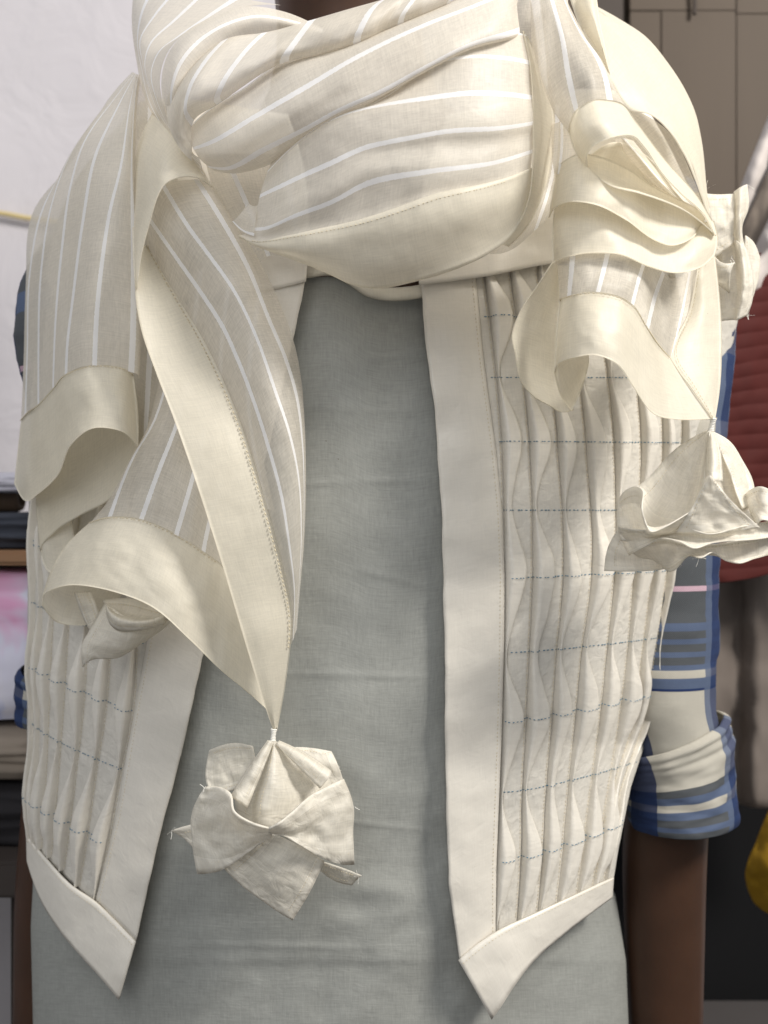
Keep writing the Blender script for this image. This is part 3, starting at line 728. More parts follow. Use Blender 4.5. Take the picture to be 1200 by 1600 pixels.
# R1: front cone
sheer_sheet([
    [(824, -30, 40), (829, 18, 58), (830, 60, 66), (844, 120, 74), (862, 168, 80), (888, 207, 86)],
    [(836, -30, 62), (845, 20, 82), (852, 80, 92), (868, 140, 97), (892, 186, 98)],
    [(855, -30, 68), (866, 9, 90), (880, 60, 103), (890, 120, 109), (901, 171, 108)],
    [(868, -25, 62), (890, 38, 96), (908, 90, 109), (922, 130, 113), (926, 157, 111)],
    [(874, -20, 52), (906, 50, 86), (937, 99, 100), (946, 126, 104), (951, 156, 104)],
    [(878, -15, 36), (917, 62, 64), (947, 115, 76), (961, 140, 82), (976, 164, 86)]],
    S=[-0.8, -0.4, 0, 0.55, 1, 1.35])
o, Gt = hem_sheet([
    [(888, 206, 84), (894, 228, 84), (904, 248, 86), (918, 262, 90)],
    [(892, 186, 98), (900, 215, 103), (917, 242, 106)],
    [(903, 169, 109), (911, 200, 115), (930, 226, 117)],
    [(928, 156, 112), (938, 190, 120), (955, 215, 122)],
    [(952, 156, 105), (968, 188, 114), (985, 211, 116)],
    [(976, 164, 88), (992, 195, 99), (1008, 230, 104)],
    [(996, 192, 76), (1015, 225, 87), (1032, 266, 92)],
    [(1040, 250, 66), (1055, 275, 76), (1065, 302, 82)],
    [(1085, 300, 56), (1095, 315, 64), (1098, 332, 70)],
    [(1114, 345, 44), (1117, 356, 50), (1118, 368, 54)]], nr=24, dh=1.0)
# R2: inside of that loop
hem_sheet([
    [(922, 242, 78), (965, 222, 64), (1006, 240, 58), (1060, 305, 56), (1116, 366, 50)],
    [(914, 252, 72), (960, 262, 50), (1012, 282, 46), (1066, 318, 50), (1116, 367, 50)],
    [(912, 258, 82), (945, 282, 76), (998, 298, 76), (1058, 322, 70), (1117, 368, 51)],
    [(918, 262, 91), (950, 289, 95), (1000, 303, 93), (1060, 325, 82), (1118, 369, 54)]], nr=50)
sheer_sheet([[(960, 218, 60), (985, 250, 56), (1020, 285, 56), (1060, 315, 58)], [(975, 216, 66), (1000, 245, 64), (1030, 280, 62), (1066, 318, 60)], [(990, 220, 62), (1012, 248, 58), (1038, 282, 58), (1070, 318, 58)]], S=[0.5, 1.0, 1.5], nr=24)
# R3: stacked hems
sheer_sheet([[(862, 195, 58), (862, 235, 64), (866, 272, 68)], [(878, 190, 66), (878, 230, 74), (873, 272, 76)], [(905, 190, 72), (905, 230, 78), (905, 266, 82)]], S=[0.5, 1.0, 1.9], nr=24)
hem_sheet([
    [(870, 264, 68), (863, 300, 66), (857, 340, 60)],
    [(880, 252, 80), (876, 290, 84), (871, 321, 82)],
    [(905, 240, 86), (900, 280, 94), (895, 315, 95)],
    [(940, 245, 86), (938, 290, 95), (932, 320, 97)],
    [(980, 262, 78), (978, 310, 88), (975, 341, 91)],
    [(1020, 290, 70), (1020, 335, 79), (1022, 374, 83)],
    [(1060, 310, 62), (1062, 350, 71), (1055, 383, 77)],
    [(1090, 325, 54), (1094, 345, 60), (1084, 370, 66)],
    [(1098, 330, 46), (1102, 342, 48), (1094, 352, 52)]], nr=26)
hem_sheet([
    [(866, 325, 58), (862, 370, 58), (864, 412, 58)],
    [(885, 312, 70), (880, 360, 76), (880, 403, 78)],
    [(925, 318, 78), (922, 360, 87), (920, 395, 90)],
    [(970, 332, 76), (968, 372, 87), (968, 397, 90)],
    [(1020, 360, 68), (1018, 395, 79), (1015, 416, 84)],
    [(1060, 372, 63), (1060, 405, 73), (1055, 426, 78)],
    [(1095, 350, 54), (1100, 390, 63), (1094, 418, 68)],
    [(1116, 345, 42), (1122, 375, 48), (1117, 398, 52)]], nr=26)
# R4: striped tail
sheer_sheet([
    [(868, 390, 58), (872, 430, 64), (874, 469, 67)],
    [(897, 388, 72), (895, 412, 80), (890, 462, 84)],
    [(952, 382, 80), (948, 401, 87), (934, 457, 92)],
    [(1012, 398, 72), (1004, 419, 79), (988, 478, 85)],
    [(1036, 425, 58), (1022, 464, 68), (1011, 510, 76)],
    [(1052, 435, 38), (1042, 490, 46), (1031, 541, 58)],
    [(1070, 430, 28), (1058, 490, 34), (1046, 560, 49)],
    [(1090, 415, 28), (1076, 490, 32), (1049, 560, 47)]], S=[-0.4, 0, 1, 2, 3, 3.45, 3.7, 4.4], nr=40)
o, Gt = hem_sheet([
    [(874, 468, 66), (869, 520, 66), (866, 582, 64)],
    [(880, 464, 76), (876, 515, 82), (873, 567, 84)],
    [(900, 458, 86), (898, 508, 95), (898, 558, 99)],
    [(932, 456, 93), (932, 506, 103), (932, 555, 107)],
    [(965, 462, 91), (965, 512, 101), (966, 569, 105)],
    [(990, 477, 85), (988, 530, 94), (990, 603, 98)],
    [(1010, 508, 77), (1012, 570, 85), (1018, 643, 89)],
    [(1030, 538, 60), (1042, 600, 70), (1058, 655, 76)],
    [(1047, 558, 50), (1078, 606, 57), (1113, 654, 60)]], nr=34, dh=0.8)
hem_stitch(Gt[:, 1])
o, Gt = hem_sheet([
    [(1090, 418, 29), (1075, 490, 33), (1047, 557, 48), (1080, 605, 56), (1114, 653, 60)],
    [(1103, 408, 27), (1101, 480, 33), (1092, 548, 42), (1106, 605, 50), (1116, 653, 58)],
    [(1117, 395, 10), (1125, 468, 18), (1128, 524, 26), (1126, 597, 38), (1118, 653, 56)]], nr=60, dh=0.3)
stitches('stitch_line', Gt[1], M['thread_cream'], scarf, pitch=2.2, length=1.4, wid=0.25, lift=0.6)
hem_sheet([
    [(866, 583, 64), (878, 622, 54), (893, 642, 48)],
    [(874, 567, 82), (888, 602, 60), (901, 627, 48)],
    [(898, 558, 97), (908, 582, 66), (911, 602, 50)],
    [(920, 555, 103), (920, 570, 70), (917, 583, 52)]], nr=24)
# R5: ruffle turned back beside it
hem_sheet([
    [(868, 404, 58), (842, 444, 64), (812, 490, 68), (801, 524, 68), (806, 552, 66), (818, 601, 60), (838, 622, 56)],
    [(872, 410, 48), (858, 460, 50), (840, 510, 52), (836, 560, 50), (842, 600, 50), (857, 632, 50)],
    [(878, 415, 42), (874, 470, 40), (871, 530, 40), (872, 590, 40), (882, 644, 44)],
    [(890, 415, 44), (888, 470, 42), (886, 540, 42), (892, 600, 42), (896, 640, 46)]], wr=1.2)

# ------------------------------------------------------------------ fabric flowers hanging from the scarf
def petal(fl, cols, **kw):
    kw.setdefault('thick', 0.6); kw.setdefault('wr', 1.0); kw.setdefault('wsc', 0.035); kw.setdefault('nr', 28); kw.setdefault('nc', 22)
    S = np.linspace(0, 1, len(cols))
    o, G = sheet('petal', cols, M['petal'], fl, S=S, **kw)
    for line, s in ((G[2], 1), (G[-3], 1)):
        stitches('petal_stitch', line[1:-2], M['thread_cream'], o, pitch=1.9, length=1.2, wid=0.22, lift=0.5)
    return o, G
def knot(fl, a, b, r=1.6):
    """wound thread neck"""
    A, B = P(*a), P(*b); n = 40; vs = []; d = B - A
    pts = []
    for i in range(n * 6):
        t = i / (n * 6 - 1); ang = t * 2 * math.pi * 9
        rr = (r * (1 - .35 * math.sin(math.pi * t))) / 1000
        pts.append(A + d * t + np.array((math.cos(ang) * rr, math.sin(ang) * rr, 0)))
    cv = bpy.data.curves.new('thread_neck', 'CURVE'); cv.dimensions = '3D'; sp = cv.splines.new('POLY'); sp.points.add(len(pts) - 1)
    for p, q in zip(sp.points, pts): p.co = (*q, 1)
    cv.bevel_depth = 0.00055; cv.bevel_resolution = 1
    tmp = bpy.data.objects.new('t', cv); C.objects.link(tmp)
    dg = bpy.context.evaluated_depsgraph_get(); me = bpy.data.meshes.new_from_object(tmp.evaluated_get(dg)); bpy.data.objects.remove(tmp)
    me.materials.clear()
    return link('thread_neck', me, M['thread_white'], fl)
def fray(fl, pts, n=7, ln=4.0):
    """loose thread ends at a cut corner"""
    vs, fs = [], []
    for _ in range(n):
        p = P(*[c + random.uniform(-2, 2) for c in random.choice(pts)])
        d = np.array((random.uniform(-1, 1), random.uniform(-.6, .2), random.uniform(-1, 1))); d /= np.linalg.norm(d)
        e = np.array((random.uniform(-1, 1), random.uniform(-.6, .2), random.uniform(-1, 1))) * .6
        L_ = ln * random.uniform(.5, 1.3) / 1000; w_ = 0.00016
        prev = None
        for k in range(4):
            q = p + (d * k / 3 + e * (k / 3) ** 2) * L_; b = len(vs)
            for c1, c2 in ((-1, 0), (0, 1), (1, 0), (0, -1)): vs.append(q + np.array((c1 * w_, c2 * w_, c1 * w_ * .5)))
            if k:
                for c in range(4): fs.append((b - 4 + c, b - 4 + (c + 1) % 4, b + (c + 1) % 4, b + c))
    me = bpy.data.meshes.new('frayed_thread'); me.from_pydata([tuple(v) for v in vs], [], fs)
    o = link('frayed_thread', me, M['thread_white'], fl); o['kind'] = 'stuff'; return o

# flower hanging over the grey tunic
f1 = thing('fabric_flower', 'cream fabric flower hanging from the scarf tip over the grey tunic', 'flower', group='fabric flowers on the scarf')
knot(f1, (428, 1138, 32), (426, 1160, 32))
petal(f1, [[(395, 1166, 24), (365, 1161, 18), (327, 1172, 14)], [(398, 1190, 24), (365, 1196, 18), (321, 1210, 14)], [(388, 1226, 26), (358, 1236, 22), (330, 1244, 18)]])
petal(f1, [[(440, 1168, 24), (480, 1168, 16), (518, 1174, 12)], [(445, 1180, 24), (490, 1190, 18), (530, 1200, 14)], [(450, 1200, 26), (490, 1216, 20), (540, 1234, 14)]])
o, Gc = petal(f1, [[(422, 1157, 32), (395, 1196, 30), (368, 1243, 30), (372, 1278, 30)], [(425, 1157, 33), (406, 1205, 34), (390, 1250, 36), (394, 1292, 40)],
           [(428, 1158, 36), (424, 1210, 50), (414, 1256, 54), (412, 1296, 52)], [(430, 1158, 35), (446, 1210, 44), (455, 1252, 46), (446, 1294, 46)], [(432, 1159, 33), (464, 1203, 34), (486, 1238, 34), (476, 1282, 38)], [(435, 1160, 32), (480, 1186, 30), (514, 1216, 28), (520, 1246, 28)]])
stitches('petal_stitch', Gc[len(Gc) // 3][1:-4], M['thread_cream'], o, pitch=1.9, length=1.2, wid=0.25, lift=0.5)
petal(f1, [[(419, 1157, 38), (390, 1198, 43), (360, 1246, 46)], [(423, 1158, 41), (398, 1203, 50), (372, 1252, 54)], [(427, 1159, 40), (408, 1208, 48), (386, 1262, 52)]], nc=12, thick=1.0)
petal(f1, [[(436, 1158, 36), (478, 1178, 38), (517, 1205, 38)], [(434, 1160, 40), (474, 1188, 47), (512, 1218, 48)], [(432, 1163, 40), (466, 1198, 46), (500, 1232, 48)]], nc=12, thick=1.0)
petal(f1, [[(320, 1230, 44), (342, 1230, 50), (360, 1240, 58), (366, 1268, 66), (390, 1284, 70), (422, 1294, 69)],
           [(302, 1266, 38), (335, 1276, 46), (362, 1288, 54), (384, 1298, 62), (402, 1300, 65), (424, 1300, 66)],
           [(299, 1304, 36), (330, 1320, 42), (358, 1325, 49), (384, 1320, 55), (404, 1312, 60), (425, 1304, 63)],
           [(308, 1365, 36), (328, 1364, 39), (352, 1357, 45), (380, 1338, 52), (404, 1320, 58), (425, 1306, 62)]], wr=1.8, thick=1.2)
petal(f1, [[(536, 1217, 42), (505, 1232, 50), (484, 1244, 58), (455, 1270, 68), (432, 1288, 72), (420, 1294, 71)],
           [(552, 1262, 38), (520, 1268, 48), (490, 1280, 56), (462, 1292, 63), (440, 1298, 67), (420, 1298, 68)],
           [(551, 1300, 36), (525, 1306, 44), (494, 1308, 51), (464, 1306, 58), (442, 1302, 63), (421, 1300, 65)],
           [(554, 1350, 34), (530, 1350, 40), (502, 1340, 48), (470, 1322, 57), (446, 1308, 62), (422, 1301, 64)]], wr=1.8, thick=1.2)
o, Gc = petal(f1, [[(418, 1298, 50), (385, 1328, 46), (350, 1357, 40)], [(440, 1308, 50), (415, 1345, 47), (378, 1384, 40)], [(465, 1320, 48), (440, 1362, 47), (408, 1406, 39)], [(488, 1333, 44), (463, 1378, 44), (434, 1424, 37)], [(507, 1345, 40), (486, 1390, 41), (457, 1438, 36)]], wr=0.7)
petal(f1, [[(340, 1280, 20), (300, 1288, 14), (267, 1298, 12)], [(340, 1300, 20), (305, 1308, 14), (285, 1308, 12)], [(340, 1320, 20), (310, 1330, 14), (300, 1322, 12)]], nr=14, nc=10)
petal(f1, [[(500, 1345, 24), (540, 1358, 18), (565, 1368, 16)], [(500, 1355, 20), (535, 1372, 14), (556, 1376, 14)], [(500, 1360, 18), (528, 1378, 12), (550, 1383, 12)]], nr=14, nc=10)
fray(f1, [(267, 1298, 12), (320, 1230, 48), (560, 1370, 16), (530, 1200, 12), (553, 1262, 40)], 16)

# flower over the pleats by the plaid sleeve
f2 = thing('fabric_flower', 'cream fabric flower hanging from the scarf tip over pleats beside the plaid sleeve', 'flower', group='fabric flowers on the scarf')
knot(f2, (1115, 653, 58), (1110, 676, 56))
petal(f2, [[(1106, 672, 52), (1060, 698, 44), (1004, 754, 40), (975, 775, 44)], [(1107, 674, 56), (1066, 725, 48), (1030, 785, 44), (1000, 818, 50)], [(1108, 675, 60), (1085, 735, 56), (1062, 795, 58), (1040, 832, 66)], [(1109, 676, 65), (1103, 735, 79), (1097, 785, 84), (1085, 835, 84)]])
petal(f2, [[(965, 785, 56), (975, 768, 66), (995, 760, 78), (1005, 768, 88), (1003, 795, 96), (1012, 824, 100)], [(964, 810, 54), (985, 810, 62), (1000, 815, 74), (1012, 822, 86), (1022, 828, 94), (1030, 828, 98)],
           [(966, 830, 54), (990, 836, 64), (1010, 836, 76), (1040, 826, 88), (1062, 812, 92), (1080, 798, 92)], [(970, 845, 54), (1000, 845, 64), (1040, 838, 76), (1080, 822, 84), (1098, 800, 88), (1106, 768, 84)]])
petal(f2, [[(1108, 675, 60), (1104, 710, 74), (1103, 752, 84)], [(1112, 676, 66), (1115, 710, 83), (1115, 752, 92)], [(1116, 677, 60), (1126, 710, 76), (1129, 752, 86)]], nr=20, nc=12)
petal(f2, [[(1108, 678, 56), (1110, 720, 66), (1100, 770, 72), (1085, 832, 78)], [(1116, 678, 56), (1132, 725, 60), (1135, 775, 64), (1120, 828, 76)], [(1118, 678, 55), (1148, 728, 54), (1158, 775, 60), (1152, 824, 74)], [(1122, 680, 54), (1165, 735, 52), (1178, 768, 60), (1188, 818, 72)]])
petal(f2, [[(1104, 746, 97), (1084, 788, 94), (1056, 832, 86)], [(1108, 743, 101), (1108, 790, 94), (1112, 834, 90)], [(1112, 746, 98), (1148, 788, 95), (1188, 824, 86)]], nr=26)
petal(f2, [[(1112, 674, 60), (1140, 690, 54), (1160, 720, 48), (1176, 752, 44), (1180, 780, 46)], [(1112, 676, 62), (1136, 705, 62), (1154, 735, 60), (1166, 765, 60), (1176, 790, 60)], [(1112, 680, 62), (1130, 715, 66), (1142, 745, 68), (1150, 770, 70), (1160, 795, 72)]])
petal(f2, [[(1163, 775, 60), (1175, 764, 70), (1190, 760, 76), (1204, 766, 76), (1216, 780, 70)], [(1170, 795, 66), (1182, 790, 74), (1196, 790, 80), (1210, 796, 78), (1222, 805, 70)], [(1182, 820, 84), (1192, 812, 88), (1204, 815, 88), (1216, 822, 80), (1228, 826, 70)]], nr=20)
petal(f2, [[(966, 822, 58), (1010, 828, 78), (1060, 822, 86), (1110, 834, 92), (1160, 822, 90), (1222, 812, 74)], [(974, 848, 54), (1010, 842, 72), (1055, 838, 80), (1108, 842, 86), (1160, 836, 86), (1222, 824, 72)], [(984, 868, 56), (1012, 852, 78), (1034, 841, 86), (1060, 846, 90), (1084, 857, 96), (1112, 849, 90), (1150, 845, 96), (1190, 842, 86), (1222, 834, 72)]], nr=60)
petal(f2, [[(984, 860, 44), (1034, 842, 64), (1085, 852, 80), (1150, 846, 82), (1220, 832, 68)], [(1004, 872, 40), (1040, 866, 60), (1090, 866, 80), (1140, 866, 78), (1220, 850, 62)], [(1020, 868, 42), (1046, 893, 58), (1082, 868, 84), (1096, 872, 92), (1112, 863, 88), (1134, 876, 82), (1152, 880, 88), (1180, 873, 74), (1220, 862, 60)]], nr=60)
petal(f2, [[(965, 828, 30), (950, 855, 26), (944, 892, 24)], [(985, 850, 34), (980, 872, 30), (985, 893, 30)], [(1030, 860, 40), (1030, 880, 40), (1030, 890, 44)], [(1070, 858, 56), (1066, 872, 54), (1064, 882, 52)]])
fray(f2, [(962, 800, 46), (1090, 872, 88), (1064, 885, 52), (975, 770, 44)], 12, 3.0)

# flower behind the far shoulder
f3 = thing('fabric_flower', 'squashed cream fabric flower behind the hem folds, against the red cloth', 'flower', group='fabric flowers on the scarf')
petal(f3, [[(1085, 300, -10), (1118, 304, -6), (1148, 303, -6)], [(1085, 325, -8), (1118, 324, -2), (1148, 322, -2)], [(1090, 420, -10), (1120, 400, -4), (1146, 380, -4)]], nr=18)
petal(f3, [[(1147, 300, -8), (1146, 340, -6), (1148, 375, -8), (1152, 420, -10)], [(1158, 292, -2), (1156, 330, 4), (1156, 370, 0), (1160, 400, 0)], [(1167, 288, -14), (1168, 330, -12), (1160, 350, -10), (1166, 395, -14)]])
petal(f3, [[(1110, 395, -20), (1116, 430, -26), (1118, 470, -24), (1124, 502, -20)], [(1142, 375, -10), (1146, 420, -14), (1148, 460, -10), (1146, 500, -12)], [(1156, 380, 2), (1162, 420, 4), (1162, 460, 4), (1152, 500, 0)], [(1166, 390, -10), (1176, 430, -10), (1175, 470, -10), (1168, 492, -10)]])
petal(f3, [[(1165, 368, -22), (1160, 430, -24), (1165, 480, -24)], [(1178, 380, -28), (1184, 410, -28), (1174, 470, -26)], [(1187, 402, -36), (1187, 415, -36), (1178, 452, -30)]], nr=20)
petal(f3, [[(1116, 400, -4), (1136, 412, 4), (1148, 410, 4)], [(1112, 428, -6), (1128, 424, 2), (1142, 424, 4)], [(1118, 440, -14), (1132, 452, -8), (1140, 458, -6)]], nr=16, nc=12)
fray(f3, [(1167, 290, -14), (1142, 405, 2), (1168, 492, -10), (1102, 270, -10), (1104, 295, -10)], 16, 4.0)

# flower tucked under the lower hem on the wall side
f4 = thing('fabric_flower', 'small folded cream fabric flower half hidden under the lower scarf hem', 'flower', group='fabric flowers on the scarf')
petal(f4, [[(116, 925, 2), (128, 960, 6), (140, 985, 4)], [(128, 925, 4), (140, 955, 10), (148, 980, 8)], [(142, 925, 4), (152, 950, 10), (158, 970, 8)]], nr=16, nc=10)
petal(f4, [[(164, 942, 16), (140, 985, 18), (128, 1010, 14), (130, 1042, 10)], [(176, 950, 26), (162, 985, 28), (150, 1010, 24), (146, 1030, 18)], [(200, 965, 28), (196, 990, 32), (190, 1010, 28), (182, 1028, 20)], [(240, 970, 22), (234, 985, 24), (222, 1002, 22), (210, 1013, 18)], [(276, 965, 14), (264, 974, 16), (250, 986, 14), (238, 992, 12)]])
petal(f4, [[(160, 938, 12), (200, 935, 14), (240, 945, 14), (285, 965, 12)], [(165, 948, 22), (200, 955, 16), (230, 962, 16), (270, 968, 16)], [(166, 950, 30), (180, 968, 40), (208, 974, 40), (256, 964, 30)], [(168, 968, 26), (185, 985, 34), (215, 985, 34), (258, 974, 26)]])
fray(f4, [(130, 1042, 10), (136, 1036, 12), (262, 975, 14)], 10, 3.0)

# ------------------------------------------------------------------ plaid shirt
def plaid(name):
    m, nt, out = nodes(name); L = nt.links
    su = N(nt, 'ShaderNodeUVMap', uv_map='stripe'); sx = N(nt, 'ShaderNodeSeparateXYZ'); L.new(su.outputs[0], sx.inputs[0])
    def ramp(src, stops):
        r = N(nt, 'ShaderNodeValToRGB'); r.color_ramp.interpolation = 'CONSTANT'
        e = r.color_ramp.elements
        while len(e) > 1: e.remove(e[-1])
        e[0].position = stops[0][0]; e[0].color = (*stops[0][1], 1)
        for p, c in stops[1:]:
            x = e.new(p); x.color = (*c, 1)
        L.new(src, r.inputs[0]); return r
    cream, blue, grey, navy, pink = (0.46, 0.435, 0.375), (0.095, 0.125, 0.20), (0.085, 0.092, 0.10), (0.018, 0.035, 0.105), (0.55, 0.38, 0.45)
    V = lambda v: (v - 300) / 1000.0
    st = [(0, grey), (V(480), blue), (V(520), cream), (V(560), blue), (V(585), grey), (V(660), cream), (V(740), grey), (V(800), blue), (V(830), grey), (V(909), pink), (V(915), grey), (V(962), blue), (V(974), grey), (V(984), blue), (V(992), grey), (V(1004), blue), (V(1012), grey), (V(1024), blue),
          (V(1032), cream), (V(1046), blue), (V(1058), navy), (V(1064), cream)]
    r1 = ramp(sx.outputs[1], st)
    st2 = [(0, cream), (V(1160), grey), (V(1163), cream), (V(1176), cream), (V(1205), grey), (V(1215), blue), (V(1226), cream), (V(1241), blue), (V(1250), grey), (V(1264), blue), (V(1271), grey)]
    r2 = ramp(sx.outputs[1], st2)
    mb = N(nt, 'ShaderNodeMix', data_type='RGBA'); L.new(math_n(nt, 'GREATER_THAN', sx.outputs[1], V(1150)), mb.inputs['Factor']); L.new(r1.outputs[0], mb.inputs['A']); L.new(r2.outputs[0], mb.inputs['B'])
    # lengthwise bands: coordinate runs 0..1 round the arm
    msk = ramp(sx.outputs[0], [(0, (0, 0, 0)), (0.285, (1, 1, 1)), (0.40, (0, 0, 0)), (0.61, (1, 1, 1)), (0.72, (0, 0, 0))])
    cw = ramp(sx.outputs[0], [(0, blue), (0.31, navy), (0.375, blue), (0.5, navy)])
    mx = N(nt, 'ShaderNodeMix', data_type='RGBA'); L.new(math_n(nt, 'MULTIPLY', msk.outputs[0], 0.88), mx.inputs['Factor']); L.new(mb.outputs['Result'], mx.inputs['A']); L.new(cw.outputs[0], mx.inputs['B'])
    weave, uv = weave_nodes(nt, 0.7, 5)
    wv_ = N(nt, 'ShaderNodeTexWave'); wv_.inputs['Scale'].default_value = 0.42; wv_.bands_direction = 'DIAGONAL'; L.new(uv.outputs[0], wv_.inputs['Vector'])
    fac = math_n(nt, 'ADD', math_n(nt, 'MULTIPLY', math_n(nt, 'ADD', weave, wv_.outputs['Fac']), 0.35), 0.62)
    vm = N(nt, 'ShaderNodeVectorMath', operation='SCALE'); L.new(mx.outputs['Result'], vm.inputs[0]); L.new(fac, vm.inputs['Scale'])
    b = N(nt, 'ShaderNodeBsdfPrincipled'); L.new(vm.outputs[0], b.inputs['Base Color']); b.inputs['Roughness'].default_value = 0.85; b.inputs['Specular IOR Level'].default_value = 0.15
    bp = N(nt, 'ShaderNodeBump'); bp.inputs['Strength'].default_value = 0.35; bp.inputs['Distance'].default_value = 0.0004; L.new(wv_.outputs['Fac'], bp.inputs['Height']); L.new(bp.outputs[0], b.inputs['Normal'])
    L.new(b.outputs[0], out.inputs[0])
    return m
M['plaid'] = plaid('plaid_twill')
shirt = thing('plaid_shirt', 'blue grey and cream plaid shirt with rolled-up sleeves worn under the vest', 'shirt')

def tube(name, rings, mat, parent, na=64, nr=110, wr=1.5, thick=0.9, rot=0.0, tilt=(0.0, 0.0), vshift=0):
    """rings: (u, v, h, rx mm, ry mm) down an arm"""
    R = np.array(rings, float); t = R[:, 1]
    tt = np.linspace(t[0], t[-1], nr); Q = hermite(R, t, tt); sd = random.random() * 60
    G = np.zeros((na + 1, nr, 3))
    for j in range(nr):
        c = P(*Q[j, :3])
        for i in range(na + 1):
            a = 2 * math.pi * (i % na) / na
            wv_ = 1 + wr * 0.02 * fbm((math.cos(a) * 1.5 + sd, math.sin(a) * 1.5, Q[j, 1] * .03), 3)
            G[i, j] = c + np.array((math.sin(a) * Q[j, 3] * wv_ / 1000, math.cos(a) * Q[j, 4] * wv_ / 1000, (tilt[0] + (tilt[1] - tilt[0]) * j / (nr - 1)) * math.sin(a) * Q[j, 3] / 1000))
    S = (np.arange(na + 1) / na + rot) % 1.0001
    return grid_mesh(name, G, S, (tt + vshift - 300) / 1000.0, mat, parent, thick)
# angle 0 looks away from the viewer, 0.25 = viewer's right, 0.5 = towards the viewer, 0.75 = viewer's left
tube('sleeve', [(1000, 300, -120, 40, 44), (1040, 420, -118, 48, 48), (1044, 560, -115, 46, 46), (1034, 700, -112, 44, 46), (1026, 880, -110, 43, 44), (1026, 1000, -108, 43, 43), (1034, 1100, -106, 37, 40), (1050, 1150, -106, 34, 37), (1056, 1190, -106, 33, 36)], M['plaid'], shirt)
cuff = [(1046, 1146, -106, 36, 39), (1052, 1150, -106, 38.2, 41.3), (1055, 1158, -106, 37.7, 40.7), (1057, 1165, -106, 38.4, 41.4), (1058, 1171, -106, 37.6, 40.5), (1060, 1178, -106, 38.1, 41), (1061, 1190, -106, 37.5, 40.2), (1062, 1205, -106, 38, 40.5), (1063, 1230, -106, 38.2, 41), (1065, 1255, -106, 38.8, 41.5), (1066, 1276, -106, 39, 42), (1066, 1282, -106, 38, 41)]
tube('rolled_cuff', cuff, M['plaid'], shirt, tilt=(0.42, 0.07), thick=1.2, wr=3.2)
tube('sleeve', [(200, 330, -120, 38, 42), (142, 430, -118, 44, 48), (124, 520, -115, 45, 46), (136, 640, -122, 41, 43), (150, 880, -130, 39, 41), (148, 1000, -134, 38, 40), (134, 1080, -136, 35, 38), (116, 1110, -138, 33, 36)], M['plaid'], shirt, rot=-0.06, vshift=330)
tube('rolled_cuff', [(u + 9, v, -138, rx, ry) for u, v, rx, ry in ((100, 1060, 36, 38), (98, 1066, 37.6, 40), (100, 1078, 37.1, 39.6), (99, 1090, 37.6, 40.2), (100, 1104, 37, 39.6), (98, 1122, 37.6, 40), (98, 1128, 36.6, 39))], M['plaid'], shirt, tilt=(-0.25, -0.05), thick=1.2, wr=3.0, vshift=152)
# shirt body inside the tunic
G = np.zeros((49, 30, 3))
for i in range(49):
    th = 2 * math.pi * i / 48
    for j in range(30):
        v = 500 + 1130 * j / 29
        rx = interp(v, [(330, 0.15), (450, 0.175), (900, 0.165), (1200, 0.15), (1630, 0.165)])
        G[i, j] = (-0.018 + rx * math.sin(th), 0.118 + 0.088 * math.cos(th), P(560, v, -118)[2])
grid_mesh('shirt_body', G, np.linspace(0, 1, 49), np.linspace(0, 1, 30), M['plaid'], shirt, 0.8)

# ------------------------------------------------------------------ person
person = thing('person', 'person standing upright, arms hanging, brown neck and forearms showing', 'person')
def V3(u, v, h): return tuple(P(u, v, h))
zc = lambda v: P(560, v, -118)[2]
sk = [  # name, parent, position, rx, ry
    ('pelvis', None, (-0.018, 0.12, zc(1560)), .125, .080), ('waist', 'pelvis', (-0.018, 0.12, zc(1150)), .115, .070), ('chest', 'waist', (-0.018, 0.12, zc(700)), .130, .078),
    ('upper', 'chest', (-0.018, 0.12, zc(420)), .115, .070), ('neck0', 'upper', (-0.024, 0.115, zc(180)), .058, .056), ('neck1', 'neck0', (-0.026, 0.10, zc(0)), .052, .052),
    ('head0', 'neck1', (-0.026, 0.075, zc(-110)), .066, .078), ('head1', 'head0', (-0.026, 0.080, zc(-270)), .076, .092), ('head2', 'head1', (-0.026, 0.085, zc(-400)), .058, .070),
    ('nose', 'head0', (-0.026, -0.030, zc(-200)), .012, .012),
    ('sh_r', 'upper', V3(985, 330, -120), .046, .046), ('arm_r', 'sh_r', V3(1030, 800, -112), .040, .040), ('elbow_r', 'arm_r', V3(1050, 1190, -106), .0285, .031), ('fore_r', 'elbow_r', V3(1036, 1340, -128), .0335, .034), ('fore2_r', 'fore_r', V3(1040, 1640, -140), .029, .029), ('wrist_r', 'fore2_r', V3(1046, 1830, -136), .022, .018), ('palm_r', 'wrist_r', V3(1048, 1970, -130), .030, .014),
    ('sh_l', 'upper', V3(190, 330, -120), .046, .046), ('arm_l', 'sh_l', V3(145, 800, -126), .036, .036), ('elbow_l', 'arm_l', V3(112, 1120, -138), .031, .033), ('fore_l', 'elbow_l', V3(88, 1400, -165), .0335, .034), ('fore2_l', 'fore_l', V3(76, 1640, -170), .031, .029), ('wrist_l', 'fore2_l', V3(66, 1830, -165), .022, .018), ('palm_l', 'wrist_l', V3(62, 1970, -160), .030, .014),
    ('hip_r', 'pelvis', (0.075, 0.12, 0.66), .078, .078), ('knee_r', 'hip_r', (0.085, 0.12, 0.40), .052, .054), ('ankle_r', 'knee_r', (0.085, 0.13, 0.085), .034, .038), ('toe_r', 'ankle_r', (0.095, -0.02, 0.034), .036, .026),
    ('hip_l', 'pelvis', (-0.11, 0.12, 0.66), .078, .078), ('knee_l', 'hip_l', (-0.12, 0.12, 0.40), .052, .054), ('ankle_l', 'knee_l', (-0.12, 0.13, 0.085), .034, .038), ('toe_l', 'ankle_l', (-0.13, -0.02, 0.034), .036, .026),
]
